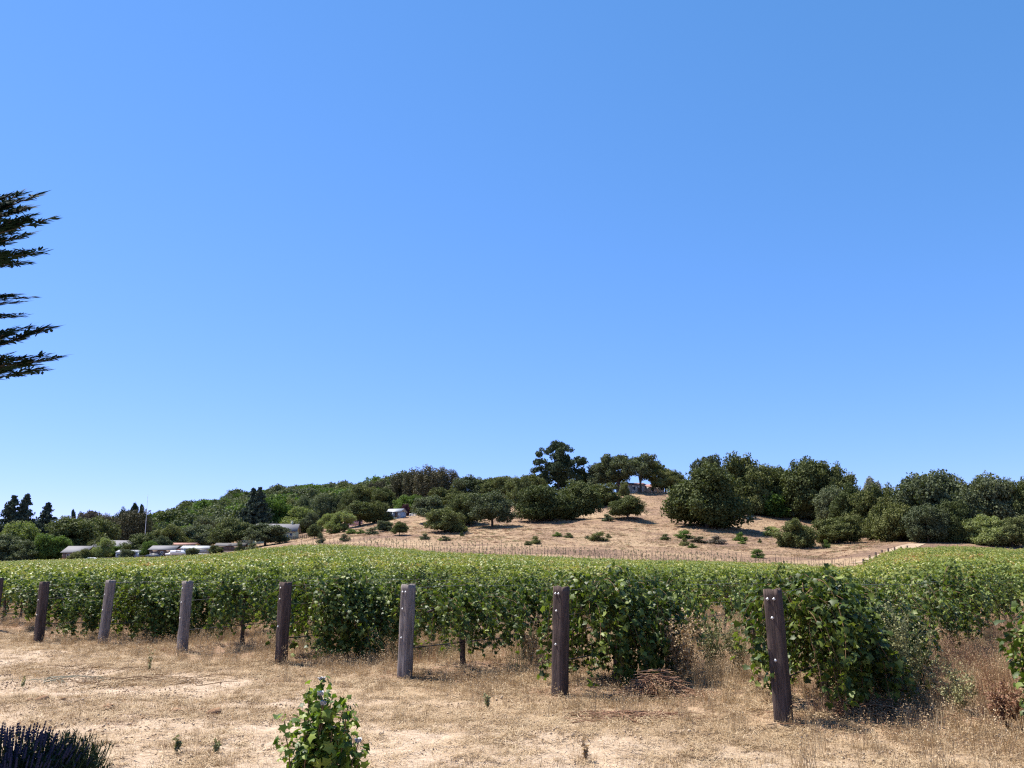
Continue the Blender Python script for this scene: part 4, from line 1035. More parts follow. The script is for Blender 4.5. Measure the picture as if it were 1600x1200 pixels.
def house(name, cat, label, px, base, Y, w_, d_, h_, rz, wall, roof, rh=1.6, eave=0.5, wins=(), chim=None, ridge='x', doors=(), group=None):
    """w_ along local x (the side seen), d_ deep, front faces local -y; the gable ridge runs along x or y"""
    Y = Y * K; x = ray(px, base)[0] * Y; z = Ts(x, Y)
    e = empty(name, (x, Y, z), rz); tag(e, label, cat, group)
    # walls with openings in the front face: four slabs and piers
    mb = MB(); t = 0.25
    mb.box((0, d_ / 2 - t / 2, h_ / 2 - .6), (w_, t, h_ + 1.2)); mb.box((-w_ / 2 + t / 2, 0, h_ / 2 - .6), (t, d_ - 2 * t, h_ + 1.2)); mb.box((w_ / 2 - t / 2, 0, h_ / 2 - .6), (t, d_ - 2 * t, h_ + 1.2))
    ops = sorted(list(wins) + [(a, b_, 0.0, 2.1) for (a, b_) in doors])
    cur = -w_ / 2; fy = -d_ / 2 + t / 2
    mb.box((0, fy, -.6), (w_, t, 1.2))
    for (a, ww, z0, z1) in ops:
        l = a - ww / 2
        if l > cur: mb.box(((cur + l) / 2, fy, h_ / 2), (l - cur, t, h_))
        if z0 > 0: mb.box((a, fy, z0 / 2), (ww, t, z0))
        mb.box((a, fy, (z1 + h_) / 2), (ww, t, h_ - z1)); cur = l + ww
    mb.box(((cur + w_ / 2) / 2, fy, h_ / 2), (w_ / 2 - cur, t, h_))
    W, D, H = w_ / 2, d_ / 2, h_
    if rh > 0:     # gable triangles
        if ridge == 'x':
            for s in (-1, 1):
                xx = s * W
                mb.add([(xx, -D, H), (xx, D, H), (xx, 0, H + rh), (xx - s * t, -D, H), (xx - s * t, D, H), (xx - s * t, 0, H + rh)], [np.array([[0, 1, 2], [3, 5, 4]]), np.array([[0, 3, 4, 1]])])
        else:
            for s in (-1, 1):
                yy = s * D
                mb.add([(-W, yy, H), (W, yy, H), (0, yy, H + rh), (-W, yy - s * t, H), (W, yy - s * t, H), (0, yy - s * t, H + rh)], [np.array([[0, 1, 2], [3, 5, 4]]), np.array([[0, 3, 4, 1]])])
    link('wall', mb.mesh('wall', [M[wall]]), e)
    rb = MB(); q = eave; th_ = .16
    if rh > 0:
        k = rh / (D if ridge == 'x' else W)
        for s in (-1, 1):
            if ridge == 'x':
                P = [(-W - q, s * (D + q), H - q * k), (W + q, s * (D + q), H - q * k), (W + q, 0, H + rh), (-W - q, 0, H + rh)]
            else:
                P = [(s * (W + q), -D - q, H - q * k), (s * (W + q), D + q, H - q * k), (0, D + q, H + rh), (0, -D - q, H + rh)]
            P = np.array(P) + [0, 0, .03]; v = np.vstack([P, P + [0, 0, th_]])
            rb.add(v, np.array([[0, 3, 2, 1], [4, 5, 6, 7], [0, 1, 5, 4], [1, 2, 6, 5], [2, 3, 7, 6], [3, 0, 4, 7]]))
    else: rb.box((0, 0, H + .12), (w_ + 2 * q, d_ + 2 * q, .2))
    ro = link('roof', rb.mesh('roof', [M[roof]]), e)
    if chim:
        cb = MB(); cb.box((chim, 0.6, H + rh + .3), (.8, .8, 2.0)); cb.box((chim, .6, H + rh + 1.36), (1.0, 1.0, .12)); link('chimney', cb.mesh('chimney', [M['cream']]), ro)
    for (a, ww, z0, z1) in wins:
        fb = MB(); f = .09
        fb.box((a, -D - .02, z0 + f / 2), (ww, .08, f)); fb.box((a, -D - .02, z1 - f / 2), (ww, .08, f))
        for s in (-1, 1): fb.box((a + s * (ww / 2 - f / 2), -D - .02, (z0 + z1) / 2), (f, .08, z1 - z0 - 2 * f))
        fb.box((a, -D - .01, (z0 + z1) / 2), (.05, .05, z1 - z0 - 2 * f))
        wo = link('window', fb.mesh('window', [M['trim']]), e)
        pb = MB(); pb.box((a, -D + .05, (z0 + z1) / 2), (ww - .02, .03, z1 - z0 - .02)); link('pane', pb.mesh('pane', [M['window']]), wo)
    for (a, ww) in doors:
        pb = MB(); pb.box((a, -D + .06, 1.04), (ww - .04, .06, 2.08)); link('door', pb.mesh('door', [M['brownw']]), e)
    return e

# cream ranch house: gabled wing at the left, long wing with blue framed bays at the right
house('cream_house', 'house', 'gabled left wing of the cream house, mostly behind the spreading oak', 391, 842, 235, 9, 9, 4.0, 0.25, 'cream', 'roof_grey', 2.6, wins=[(-2, 1.4, 1.2, 2.8), (2, 1.4, 1.2, 2.8)], ridge='y')
h2 = house('cream_house', 'house', 'long cream house wing with grey roof, chimney and tall blue framed windows', 433, 844, 232, 14.5, 8, 3.7, 0.10, 'cream', 'roof_grey', 2.5, .7,
      wins=[(-5.4, 1.6, .4, 2.9), (-2.6, 1.6, .4, 2.9), (.4, 1.6, .3, 2.9), (3.4, 1.3, .3, 2.9), (5.6, 1.0, .6, 2.9)], chim=5.0)
for a in (-4.0, -1.1, 1.9, 4.5):
    mb = MB(); mb.box((a, -4.06, 1.6), (.45, .06, 2.5)); link('shutter', mb.mesh('shutter', [M['bluewin']]), h2)
house('red_roof_hut', 'hut', 'small hut with red brown roof behind the cream house', 441, 824, 262, 5.5, 4, 2.2, .1, 'pinkw', 'roof_tile', .9, wins=[(0, 1, .9, 1.8)])
# long grey roofed house and small one, left
house('long_house', 'house', 'long low house with lavender grey roof behind the round green oak', 181, 873, 224, 14, 9, 3.0, .18, 'bluewhite', 'roof_grey', 2.8, .6, wins=[(-5, 1.6, 1, 2.4), (-1.5, 1.6, 1, 2.4), (1.6, 2.0, 1, 2.4)], doors=[(4.6, 1.0)])
house('small_house', 'house', 'small house with pale grey roof in the shade of the large dark tree', 124, 875, 219, 8.5, 7, 2.6, -.1, 'brownw', 'roof_grey', 2.0, wins=[(-2, 1.2, .9, 2), (2.2, 1.2, .9, 2)])
house('barn', 'shed', 'low blue white shed in front of the long grey roofed house', 204, 876, 208, 8, 5, 2.1, 0.05, 'bluewhite', 'roof_pale', .7, .2, wins=[(-3, 1.2, .9, 1.8), (2, 1.2, .9, 1.8)])
house('flat_shed', 'shed', 'dark roofed shed left of the parked white vehicles', 258, 871, 206, 8, 6, 2.4, 0, 'brownw', 'roof_grey', 1.2, wins=[(0, 1, .9, 1.8)])
house('flat_shed', 'shed', 'wide shed with a flat whitish roof at the field edge', 316, 868, 206, 12, 9, 1.5, .2, 'white', 'roof_pale', .9, .3, wins=[(-4, 1, .7, 1.5), (3, 1, .7, 1.5)])
house('flat_shed', 'shed', 'long low red brown shed right of the parked white vehicles', 289, 870, 207, 9, 5, 1.9, 0, 'red', 'roof_dark', .5, .2, doors=[(0, 1.2)])
house('stable', 'shed', 'beige open fronted stable behind the sheds, below the dark oak', 287, 858, 225, 9, 5, 2.6, 0, 'cream', 'roof_tile', .6, .4, doors=[(-3, 1.4), (0, 1.4), (3, 1.4)])
house('dark_shed', 'shed', 'low dark roofed shed under the dark full oak', 361, 864, 203, 9, 5, 1.6, .1, 'brownw', 'roof_dark', .8, .4, doors=[(0, 1.0)])
# slope
Yw = hit(618, 810)[1] / K
house('white_shed', 'shed', 'white shed with a pale roof on the slope beside the purple tree', 619, 810, Yw, 6.5, 5, 2.5, -.35, 'bluewhite', 'roof_pale', 1.2, .4, wins=[(-1.8, 1.2, .9, 1.9)], doors=[(1.2, 1.4)])
house('dark_house', 'house', 'dark flat roof just showing above the white shed', 603, 800, Yw + 30, 12, 7, 3.0, -.1, 'brownw', 'roof_dark', .6, .4, wins=[(0, 1.4, 1.0, 2.2)])
Yp = hit(552, 822)[1] / K
house('pink_hut', 'hut', 'small flat roofed pink hut beside the dark meadow oak', 552, 822, Yp, 7.5, 4, 3.2, 0, 'pinkw', 'pinkw', 0, .05, wins=[(-1.5, 1.2, 1, 2.2)])
Yh = hit(990, 769)[1] / K
house('hilltop_house', 'house', 'white walled hilltop house seen through the grove, left part', 985, 767, Yh + 6, 13, 8, 3.6, .1, 'white', 'roof_tile', 1.2, .7, wins=[(-4, 1.6, 1, 2.6), (0.8, 1.6, 1, 2.6)], doors=[(3.8, 1.6)])
house('hilltop_house', 'house', 'terracotta roofed hilltop house wing, right part behind the grove', 1018, 768, Yh + 8, 12, 8, 2.9, -.05, 'white', 'roof_tile', 1.5, .7, wins=[(-5, 1.6, 1, 2.4), (0, 1.6, 1, 2.4), (5, 1.6, 1, 2.4)])
# antenna mast, slightly tilted
x, y, z = at(226, 850, 262 * K); z = Ts(x, y); zt = EYE + ray(231, 773)[1] * y; xt = ray(231, 773)[0] * y
mb = MB(); mb.tube([(0, 0, 0), (xt - x, 0, zt - z)], [.14, .05], 6); MA = link('antenna_mast', mb.mesh('antenna_mast', [M['trim']]), None, (x, y, z))
tag(MA, 'thin white antenna mast leaning slightly beside the brown cypresses', 'mast')

def rail_fence(px0, px1, base, Y, label, n, hgt=1.3, m='rail', rails=3):
    Y *= K; xa = ray(px0, base)[0] * Y; xb = ray(px1, base)[0] * Y
    e = empty('rail_fence', (xa, Y, Ts(xa, Y))); tag(e, label, 'fence'); z0 = Ts(xa, Y)
    X = np.linspace(xa, xb, n); pm = MB(); pm.box((0, 0, hgt / 2 - .2), (.16, .16, hgt + .4)); pmesh = pm.mesh('post', [M[m]])
    for xx in X: link('post', pmesh, e, (xx - xa, 0, Ts(xx, Y) - z0))
    for r in range(rails):
        mb = MB()
        for i in range(n - 1):
            za = Ts(X[i], Y) - z0 + hgt * (r + 1) / rails - .1; zb_ = Ts(X[i + 1], Y) - z0 + hgt * (r + 1) / rails - .1
            mb.tube([(X[i] - xa, -.1, za), (X[i + 1] - xa, -.1, zb_)], .07, 4)
        link('rail', mb.mesh('rail', [M[m]]), e)
rail_fence(152, 240, 876, 203, 'dark rail fence along the field edge before the long house', 14)
rail_fence(640, 668, 812, Yw + 8, 'pale rail fence on the slope right of the white shed', 7, 1.5, 'trim')
rail_fence(455, 492, 846, 222, 'dark terrace railing right of the cream house', 12, 1.4)

def vehicle(px, base, Y, L_, hh, m, label, rz=0.0, van=False):
    Y *= K; x = ray(px, base)[0] * Y; e = empty('parked_car', (x, Y, Ts(x, Y)), rz); tag(e, label, 'car', 'vehicles parked by the sheds')
    prof = [(-.5, .35), (-.5, .70), (-.42, .76), (-.30, .78), (-.20, 1.0), (.22, 1.0), (.36, .74), (.48, .68), (.5, .35)] if not van else [(-.5, .3), (-.5, .95), (-.46, 1), (.32, 1), (.44, .68), (.5, .62), (.5, .3)]
    P = np.array(prof) * [L_, hh]; n = len(P); W = .9
    v = np.vstack([np.column_stack([P[:, 0], np.full(n, -W), P[:, 1]]), np.column_stack([P[:, 0], np.full(n, W), P[:, 1]])])
    f = [np.array([[i, i + n, (i + 1) % n + n, (i + 1) % n] for i in range(n)]), np.array([list(range(n))]), np.array([list(range(2 * n - 1, n - 1, -1))])]
    mb = MB(); mb.add(v, f); link('body', mb.mesh('body', [M[m]]), e)
    for i, (a, b_) in enumerate([(-.16, .18)]):
        g = MB(); g.box(((a + b_) / 2 * L_, -W - .01, hh * .86), ((b_ - a) * L_, .02, hh * .16)); link('window', g.mesh('window', [M['window']]), e)
    for sx in (-.32, .32):
        for sy in (-1, 1):
            wv = MB(); wv.tube([(sx * L_, sy * W - .12, .33), (sx * L_, sy * W + .06, .33)], .33, 12); link('wheel', wv.mesh('wheel', [M['tyre']]), e)
vehicle(270, 874, 203, 4.6, 1.6, 'carwhite', 'white parked car, left one beside the red brown shed', .1)
vehicle(279, 874, 202, 5.2, 2.1, 'carwhite', 'white parked van, right one beside the red brown shed', 0, True)
vehicle(143, 876, 204, 4.5, 1.5, 'carwhite', 'small white car in front of the small grey roofed house', .2)
vehicle(240, 875, 203, 4.6, 1.7, 'cardark', 'dark parked car at the right end of the rail fence', 0)
vehicle(347, 868, 202, 4.4, 1.5, 'carwhite', 'white parked car under the dark full oak', .2)

# ------------------------------------------------------------------ grass, weeds and litter of the foreground
def tuft(seed, n, h, spread, wd, bend, mm, seedhead=0):
    rng = np.random.default_rng(seed); mb = MB(); V = []; Fq = []
    a = rng.uniform(0, 6.28, n); r = spread * rng.random(n) ** .7
    b0 = np.stack([r * np.cos(a), r * np.sin(a), np.full(n, -.01)], 1)
    hh = h * rng.uniform(.45, 1.1, n); da = rng.uniform(0, 6.28, n); bb = bend * hh * rng.random(n)
    d = np.stack([np.cos(da), np.sin(da), 0 * da], 1); s = np.stack([-np.sin(a + 1), np.cos(a + 1), 0 * a], 1) * wd
    m1 = b0 + d * (bb * .3)[:, None] + np.array([0, 0, 1]) * (hh * .6)[:, None]
    t1 = b0 + d * bb[:, None] + np.array([0, 0, 1]) * hh[:, None]
    v = np.stack([b0 - s, b0 + s, m1 + s * .7, m1 - s * .7, t1], 1).reshape(-1, 3); i = (np.arange(n) * 5)[:, None]
    mb.add(v, [i + np.array([0, 1, 2, 3]), i + np.array([3, 2, 4])]); 
    mb.r = [rng.random(n), rng.random(n)]
    if seedhead:
        k = rng.random(n) < seedhead
        pos = np.repeat(t1[k], 7, 0) + rng.normal(size=(k.sum() * 7, 3)) * np.array([.018, .018, .035]); put_leaves(mb, T_DIAMOND, pos, rng.normal(size=pos.shape), .014, rng)
    return mb.mesh('tuft', [M[mm]])
def flat_litter(seed, n, spread, ln, mm):
    rng = np.random.default_rng(seed); a = rng.uniform(0, 6.28, n); c = rng.normal(size=(n, 2)) * spread
    l = ln * rng.uniform(.4, 1, n); d = np.stack([np.cos(a), np.sin(a)], 1) * l[:, None] / 2; s = np.stack([-np.sin(a), np.cos(a)], 1) * .0022
    z = rng.uniform(.002, .03, n); z2 = rng.uniform(.002, .03, n)
    v = np.stack([np.column_stack([c - d - s, z]), np.column_stack([c - d + s, z]), np.column_stack([c + d + s, z2]), np.column_stack([c + d - s, z2])], 1).reshape(-1, 3)
    mb = MB(); mb.add(v, (np.arange(n) * 4)[:, None] + np.array([0, 1, 2, 3])); mb.r = [rng.random(n)]
    return mb.mesh('litter', [M[mm]])
SHORT = [source('short_tuft', tuft(i, 16, .075, .06, .0016, .8, 'straw')) for i in range(5)] + [source('litter', flat_litter(50 + i, 40, .09, .12, 'straw')) for i in range(4)]
MIDG = [source('mid_tuft', tuft(20 + i, 22, .20, .08, .0018, .6, 'straw', .2)) for i in range(4)]
TALL = [source('tall_tuft', tuft(30 + i, 30, .55, .12, .0022, .55, mm, .5)) for i, mm in enumerate(['straw', 'straw', 'straw_green', 'straw_red'])]

def spread(n, ymax, seed, ymin=5.0):
    r = np.random.default_rng(seed); y = ymin + (ymax - ymin) * r.random(n * 3) ** .8; u = r.uniform(-.80, .80, n * 3)
    p = r.random(n * 3) < (y / ymax) ** .5; y = y[p][:n]; u = u[p][:n]; return u * y, y, r
def ab(x, y): return (x - P0.x) * RW.x + (y - P0.y) * RW.y, (x - P0.x) * PL.x + (y - P0.y) * PL.y
def emit(name, x, y, r, idx, srcs, lo, hi, label, cat, tilt=.12, sink=0.0):
    n = len(x); s = r.uniform(lo, hi, n)
    scatter(name, np.column_stack([x, y, T(x, y, True) - sink]), np.column_stack([r.normal(0, tilt, (n, 2)), r.uniform(0, 6.28, n)]), np.column_stack([s, s, s * r.uniform(.7, 1.3, n)]), idx, srcs, label, cat)

x, y, r = spread(75000, 22, 61)
a, b = ab(x, y); br = bare(x, y); dens = (1 - br) * (.35 + .65 * sstep(.38, .58, fbm(x / .7, y / .7, 3, 41))) + br * (.16 + .65 * sstep(.46, .64, fbm(x / .8, y / .8, 3, 41)))
k = r.random(len(x)) < dens; x, y = x[k], y[k]; idx = r.integers(0, 9, len(x)); br = br[k]
emit('dry_stubble', x, y, r, idx, SHORT, .6, 1.25, 'short dry straw coloured stubble and litter on the bare ground', 'grass')
print('stubble', len(x))
x, y, r = spread(30000, 34, 62)
a, b = ab(x, y); ph = b / SP - np.round(b / SP)
dens = sstep(-1.3, -.2, a) * (.30 + .70 * sstep(.40, .60, fbm(x / 1.1, y / 1.1, 3, 42))) * (1 - .55 * np.exp(-(ph * SP / .35) ** 2)) + .05 * sstep(.55, .7, fbm(x / .8, y / .8, 3, 41))
dens += .5 * sstep(.2, -1.5, b) * sstep(-2.6, -1.0, a)
k = r.random(len(x)) < dens; x, y = x[k], y[k]
emit('dry_grass', x, y, r, r.integers(0, 4, len(x)), MIDG, .5, 1.25, 'ankle high golden dry grass round the posts and under the vines', 'grass', .15)
print('midgrass', len(x))
x, y, r = spread(16000, 45, 63)
a, b = ab(x, y); ph = np.abs(b / SP - np.round(b / SP))
nz = fbm(x / 2.2, y / 2.2, 3, 43)
dens = sstep(.3, 2.0, a) * (.10 + .75 * sstep(.50, .62, nz)) * sstep(.12, .26, ph)
corner = sstep(.3, -.6, b) * sstep(-.4, 1.2, a) * sstep(-2.95, -2.2, b)
dens = np.maximum(dens, corner * 1.0 * sstep(.30, .5, fbm(x / .9, y / .9, 2, 45)))
dens = np.maximum(dens, .8 * np.exp(-((x - 3.1) ** 2 + (y - 12.2) ** 2) / .9))
k = r.random(len(x)) < dens; x, y = x[k], y[k]; a, b = ab(x, y)
idx = np.where(vnoise(x / 1.2, y / 1.2, 9) > .62, 3, np.where(vnoise(x / 1.5, y / 1.5, 12) > .5, 2, r.integers(0, 2, len(x))))
idx = np.where((corner[k] > .4) & (r.random(len(x)) < .7), 0, idx)
emit('tall_dry_weeds', x, y, r, idx, TALL, .5, 1.05, 'knee high straw and rusty weeds between the vine rows', 'weeds', .12)
print('tall', len(x))
# reddish litter under the rows near by
RL = [source('red_litter', flat_litter(70 + i, 50, .12, .10, 'straw_red')) for i in range(3)] + [source('red_tuft', tuft(75, 18, .10, .08, .002, 1.0, 'straw_red'))]
x, y, r = spread(14000, 26, 64); a, b = ab(x, y); ph = np.abs(b / SP - np.round(b / SP)) * SP
k = r.random(len(x)) < sstep(-.5, .4, a) * np.exp(-(ph / .5) ** 2) * .8 + .10 * sstep(.55, .65, fbm(x / 1.1, y / 1.1, 3, 47)); x, y = x[k], y[k]
emit('leaf_litter', x, y, r, r.integers(0, 4, len(x)), RL, .6, 1.2, 'reddish brown dead leaves and twigs under the vines', 'leaf litter')
PB = []
for q in range(4):
    r9 = np.random.default_rng(q + 800); mb = MB()
    for _ in range(7):
        c = np.append(r9.normal(0, .06, 2), 0); v = norm(r9.normal(size=(8, 3))) * r9.uniform(.006, .020) * [1.2, 1, .7]; o_ = [np.array([[0, 1, 2], [2, 3, 4], [4, 5, 6], [6, 7, 0], [1, 3, 5], [0, 2, 4], [5, 7, 1], [3, 6, 0]])]
        th9 = np.array([[0, 0, 1], [1, 0, 0], [0, 1, 0], [-1, 0, 0], [0, -1, 0], [0, 0, -1.0]]) * r9.uniform(.006, .019) * r9.uniform(.6, 1.3, (6, 1))
        mb.add(th9 + c, [np.array([[0, 1, 2], [0, 2, 3], [0, 3, 4], [0, 4, 1], [5, 2, 1], [5, 3, 2], [5, 4, 3], [5, 1, 4]])])
    PB.append(source('crumb', mb.mesh('crumb', [M['crumb']])))
x, y, r = spread(26000, 17, 66); a, b = ab(x, y)
k = r.random(len(x)) < .08 + .7 * np.exp(-((a + 3.0 + .3 * np.sin(b)) / .35) ** 2) * sstep(2, 6, b) + .5 * sstep(.56, .68, fbm(x / .9, y / .9, 3, 49)); x, y = x[k], y[k]
emit('soil_crumbs', x, y, r, r.integers(0, 4, len(x)), PB, .25, 1.3, 'crumbs of dry soil and small stones on the bare ground', 'soil crumbs')
# dry clumps on the hill
HC = [source('hill_tuft', tuft(90 + i, 26, .30, .40, .02, .9, mm)) for i, mm in enumerate(['straw', 'straw', 'straw'])]
r = np.random.default_rng(65); y = np.exp(r.uniform(math.log(150), math.log(430), 60000)); u = r.uniform(-.40, .72, 60000); x = u * y
k = (y > edge_y(u) + 45) & (r.random(60000) < .15 + .85 * sstep(.45, .62, fbm(x / 9, y / 9, 4, 51))); x, y = x[k], y[k]
n = len(x); s = r.uniform(.5, 1.3, n)
scatter('hill_grass', np.column_stack([x, y, T(x, y)]), np.column_stack([np.zeros((n, 2)), r.uniform(0, 6, n)]), np.column_stack([s, s, s]), r.integers(0, 3, n), HC, 'dry golden grass tussocks all over the slope', 'grass')

HB = [source('hill_brush', tuft(96 + i, 50, .5, .9, .03, .9, mm)) for i, mm in enumerate(['straw_red', 'straw_green', 'straw_red'])]
r = np.random.default_rng(67); y = np.exp(r.uniform(math.log(180), math.log(420), 9000)); u = r.uniform(-.30, .45, 9000); x = u * y
k = (y > edge_y(u) + 45) & (r.random(9000) < .9 * sstep(.50, .62, fbm(x / 14, y / 8, 4, 53)) + .03); x, y = x[k], y[k]; n = len(x); s = r.uniform(.4, 1.2, n)
scatter('hill_brush', np.column_stack([x, y, T(x, y)]), np.column_stack([np.zeros((n, 2)), r.uniform(0, 6, n)]), np.column_stack([s, s, s * .7]), r.integers(0, 3, n), HB, 'low rusty and dull green brush in patches on the dry slope', 'brush')

# ------------------------------------------------------------------ single things of the foreground
def place(px, py): x, y = on_flat(px, py); return x, y, float(T(np.array([x]), np.array([y]), True)[0])
def twig_pile(px, py, n, sp, hgt, mm, label, seed, name='brush_pile', ln=.5, stretch=1.6):
    rng = np.random.default_rng(seed); mb = MB(); x, y, z = place(px, py)
    for i in range(n):
        c = rng.normal(size=2) * sp * [stretch, .7]; q = rng.uniform(0, 6.28); l = ln * rng.uniform(.4, 1); t = np.linspace(-.5, .5, 6)
        hz = hgt * math.exp(-(c[0] / sp / stretch) ** 2 - (c[1] / sp) ** 2) * rng.random()
        bend = rng.normal(0, .25, 2); P = np.stack([c[0] + t * l * math.cos(q) + bend[0] * l * (t ** 2), c[1] + t * l * math.sin(q) + bend[1] * l * t ** 2 * np.sign(t), .01 + hz + l * abs(rng.normal(0, .18)) * (.25 - t ** 2) + .0 * t], 1)
        mb.tube(P, np.linspace(.006, .0025, 6) * rng.uniform(.5, 1.3), 4, r=float(rng.random()))
    o = link(name, mb.mesh(name, [M[mm]]), None, (x, y, z)); tag(o, label, 'brush pile'); return o
twig_pile(1030, 1092, 420, .16, .30, 'straw_red', 'heap of reddish dry vine cuttings between the two right-hand posts', 1)
twig_pile(985, 1125, 120, .22, .06, 'straw_red', 'low scatter of red brown roots in front of the cuttings heap', 11)
twig_pile(715, 1062, 160, .22, .10, 'cane', 'grey brown twigs heaped right of the pale grey post', 2)
twig_pile(1360, 1120, 260, .32, .14, 'straw_red', 'dark brush lying in the shade under the nearest vine', 3, ln=.6)
twig_pile(1190, 1088, 160, .09, .12, 'straw', 'pale yellow clump of cut straw left of the nearest post', 4, 'straw_clump', .18, 1.1)
twig_pile(235, 1066, 60, .38, .02, 'cane', 'dead brown vine prunings lying flat across the bare ground', 5, 'dead_branches', .9, 2.0)
twig_pile(95, 1066, 14, .25, .03, 'pale', 'bleached pale looping twigs on the bare ground, far left', 6, 'dead_branches', .9, 1.6)
twig_pile(150, 1045, 36, .3, .02, 'cane', 'thin brown twigs behind the dead prunings', 8, 'dead_branches', .6, 2.2)
def clod(px, py, s, label, seed, n=3):
    x, y, z = place(px, py); rng = np.random.default_rng(seed); mb = MB()
    for q in range(n):
        th_, ph_ = np.meshgrid(np.linspace(0, math.pi, 7), np.linspace(0, 2 * math.pi, 10)[:-1], indexing='ij')
        d = np.stack([np.sin(th_) * np.cos(ph_), np.sin(th_) * np.sin(ph_), np.cos(th_)], -1)
        rr = s * (1 if q == 0 else .5) * (.65 + .7 * vnoise(d[..., 0] * 2 + seed + q, d[..., 1] * 2 + d[..., 2] * 1.5))
        off = rng.normal(0, s, 3) * (q > 0); off[2] = s * .2
        i = np.arange(63).reshape(7, 9); i2 = np.roll(i, -1, 1)
        mb.add((d * rr[..., None] * [1.2, .9, .7] + off).reshape(-1, 3), np.stack([i[:-1], i[1:], i2[1:], i2[:-1]], -1).reshape(-1, 4))
    o = link('dirt_clod', mb.mesh('dirt_clod', [M['stone']]), None, (x, y, z)); tag(o, label, 'clod', 'dirt clods on the bare ground')
clod(276, 1116, .060, 'upright brown dirt clod left of the leafy shrub, left of two', 1)
clod(334, 1118, .075, 'wider brown dirt clod left of the leafy shrub, right of two', 2, 4)
clod(66, 1099, .07, 'brown clod in the ridge of loose soil at the far left', 3, 4)
clod(170, 1112, .055, 'pale clod in the loose soil between far left and the shrub', 4, 4)
clod(83, 1028, .04, 'small dark clod behind the bleached twigs', 5, 2)
clod(715, 1068, .06, 'pinkish clod at the foot of the pale grey post', 6, 3)
clod(1080, 1178, .03, 'tiny clod low in the middle of the bare ground', 7, 2)

# isolated green weeds
def weed(px, py, h, label, seed, mm='straw_green', n=9):
    x, y, z = place(px, py); rng = np.random.default_rng(seed); mb = MB()
    for i in range(n):
        q = rng.uniform(0, 6.28); l = h * rng.uniform(.5, 1); t = np.linspace(0, 1, 5); sp = l * rng.uniform(.08, .3)
        P = np.stack([t ** 1.5 * sp * math.cos(q), t ** 1.5 * sp * math.sin(q), t * l], 1); mb.tube(P, np.linspace(.0028, .001, 5), 3)
        kk = rng.uniform(.25, 1, 10); pos = np.stack([np.interp(kk, t, P[:, j]) for j in range(3)], 1); put_leaves(mb, T_DIAMOND, pos, rng.normal(size=pos.shape), .03, rng)
    o = link('tall_weed', mb.mesh('tall_weed', [M[mm]]), None, (x, y, z)); tag(o, label, 'weed', 'single weeds in the foreground')
weed(233, 1050, .42, 'thin yellow green upright weed in front of the slim post', 1, n=5)
weed(34, 1080, .25, 'thin weed stalk on the bare ground at the far left', 2, n=3)
weed(275, 1183, .14, 'small green sprout low in the ground between lavender and shrub', 3)
weed(338, 1182, .12, 'small green sprout just left of the leafy shrub', 4, n=6)
weed(762, 1108, .22, 'small brown green weed in the golden grass right of the shrub', 5)
weed(1185, 1085, .20, 'dry weed between the yellow clump and the nearest post', 6, 'straw_red')
weed(915, 1195, .20, 'dry upright straw at the bottom edge right of centre', 7, 'straw', 7)
# big branching weeds by the nearest vine
def big_weed(px, py, h, sp, label, seed, mm, n=26, lf=.035):
    x, y, z = place(px, py); rng = np.random.default_rng(seed); mb = MB()
    for i in range(n):
        q = rng.uniform(0, 6.28); l = h * rng.uniform(.45, 1.05); s_ = sp * rng.uniform(.2, 1); t = np.linspace(0, 1, 7)
        P = np.stack([t ** 1.3 * s_ * math.cos(q) + rng.normal(0, .006, 7), t ** 1.3 * s_ * math.sin(q) + rng.normal(0, .006, 7), t * l], 1); mb.tube(P, np.linspace(.004, .0012, 7), 3, r=float(rng.random()))
        for j in range(7):
            k_ = rng.uniform(.3, 1); b0 = np.array([np.interp(k_, t, P[:, c]) for c in range(3)]); dd = rng.normal(size=3) * .5 + [0, 0, .8]; dd /= np.linalg.norm(dd)
            e_ = b0 + dd * l * .22; mb.tube([b0, (b0 + e_) / 2 + rng.normal(0, .006, 3), e_], [.002, .0014, .0008], 3, r=float(rng.random()))
            kk = rng.random(9)[:, None]; put_leaves(mb, T_DIAMOND, b0 + (e_ - b0) * kk + rng.normal(size=(9, 3)) * .012, rng.normal(size=(9, 3)), lf * .7, rng)
    o = link('branching_weed', mb.mesh('branching_weed', [M[mm]]), None, (x, y, z)); tag(o, label, 'weed', 'big branching weeds'); return o
big_weed(1425, 1110, 1.25, .45, 'tall pale grey green branching weed right of the nearest vine', 1, 'straw_green', 34)
big_weed(1395, 1105, .9, .35, 'bleached dry weed in front of the tall branching one', 2, 'pale', 20, .02)
big_weed(1065, 1075, .95, .35, 'tan weed with fluffy seed heads right of the big dark vine', 3, 'straw', 30, .05)
big_weed(1115, 1060, .9, .35, 'olive weed between the two right-hand posts', 4, 'straw_green', 26)
big_weed(1155, 1062, .85, .3, 'yellow green weed clump left of the nearest post', 5, 'straw_green', 26)
big_weed(830, 1040, .75, .3, 'tan bushy weed just left of the knotty post', 6, 'straw', 24)
big_weed(1500, 1120, .55, .3, 'low spreading olive weed in the grassy right corner', 7, 'straw_green', 22)
big_weed(1575, 1140, .45, .3, 'low rusty weed at the lower right edge', 8, 'straw_red', 22)

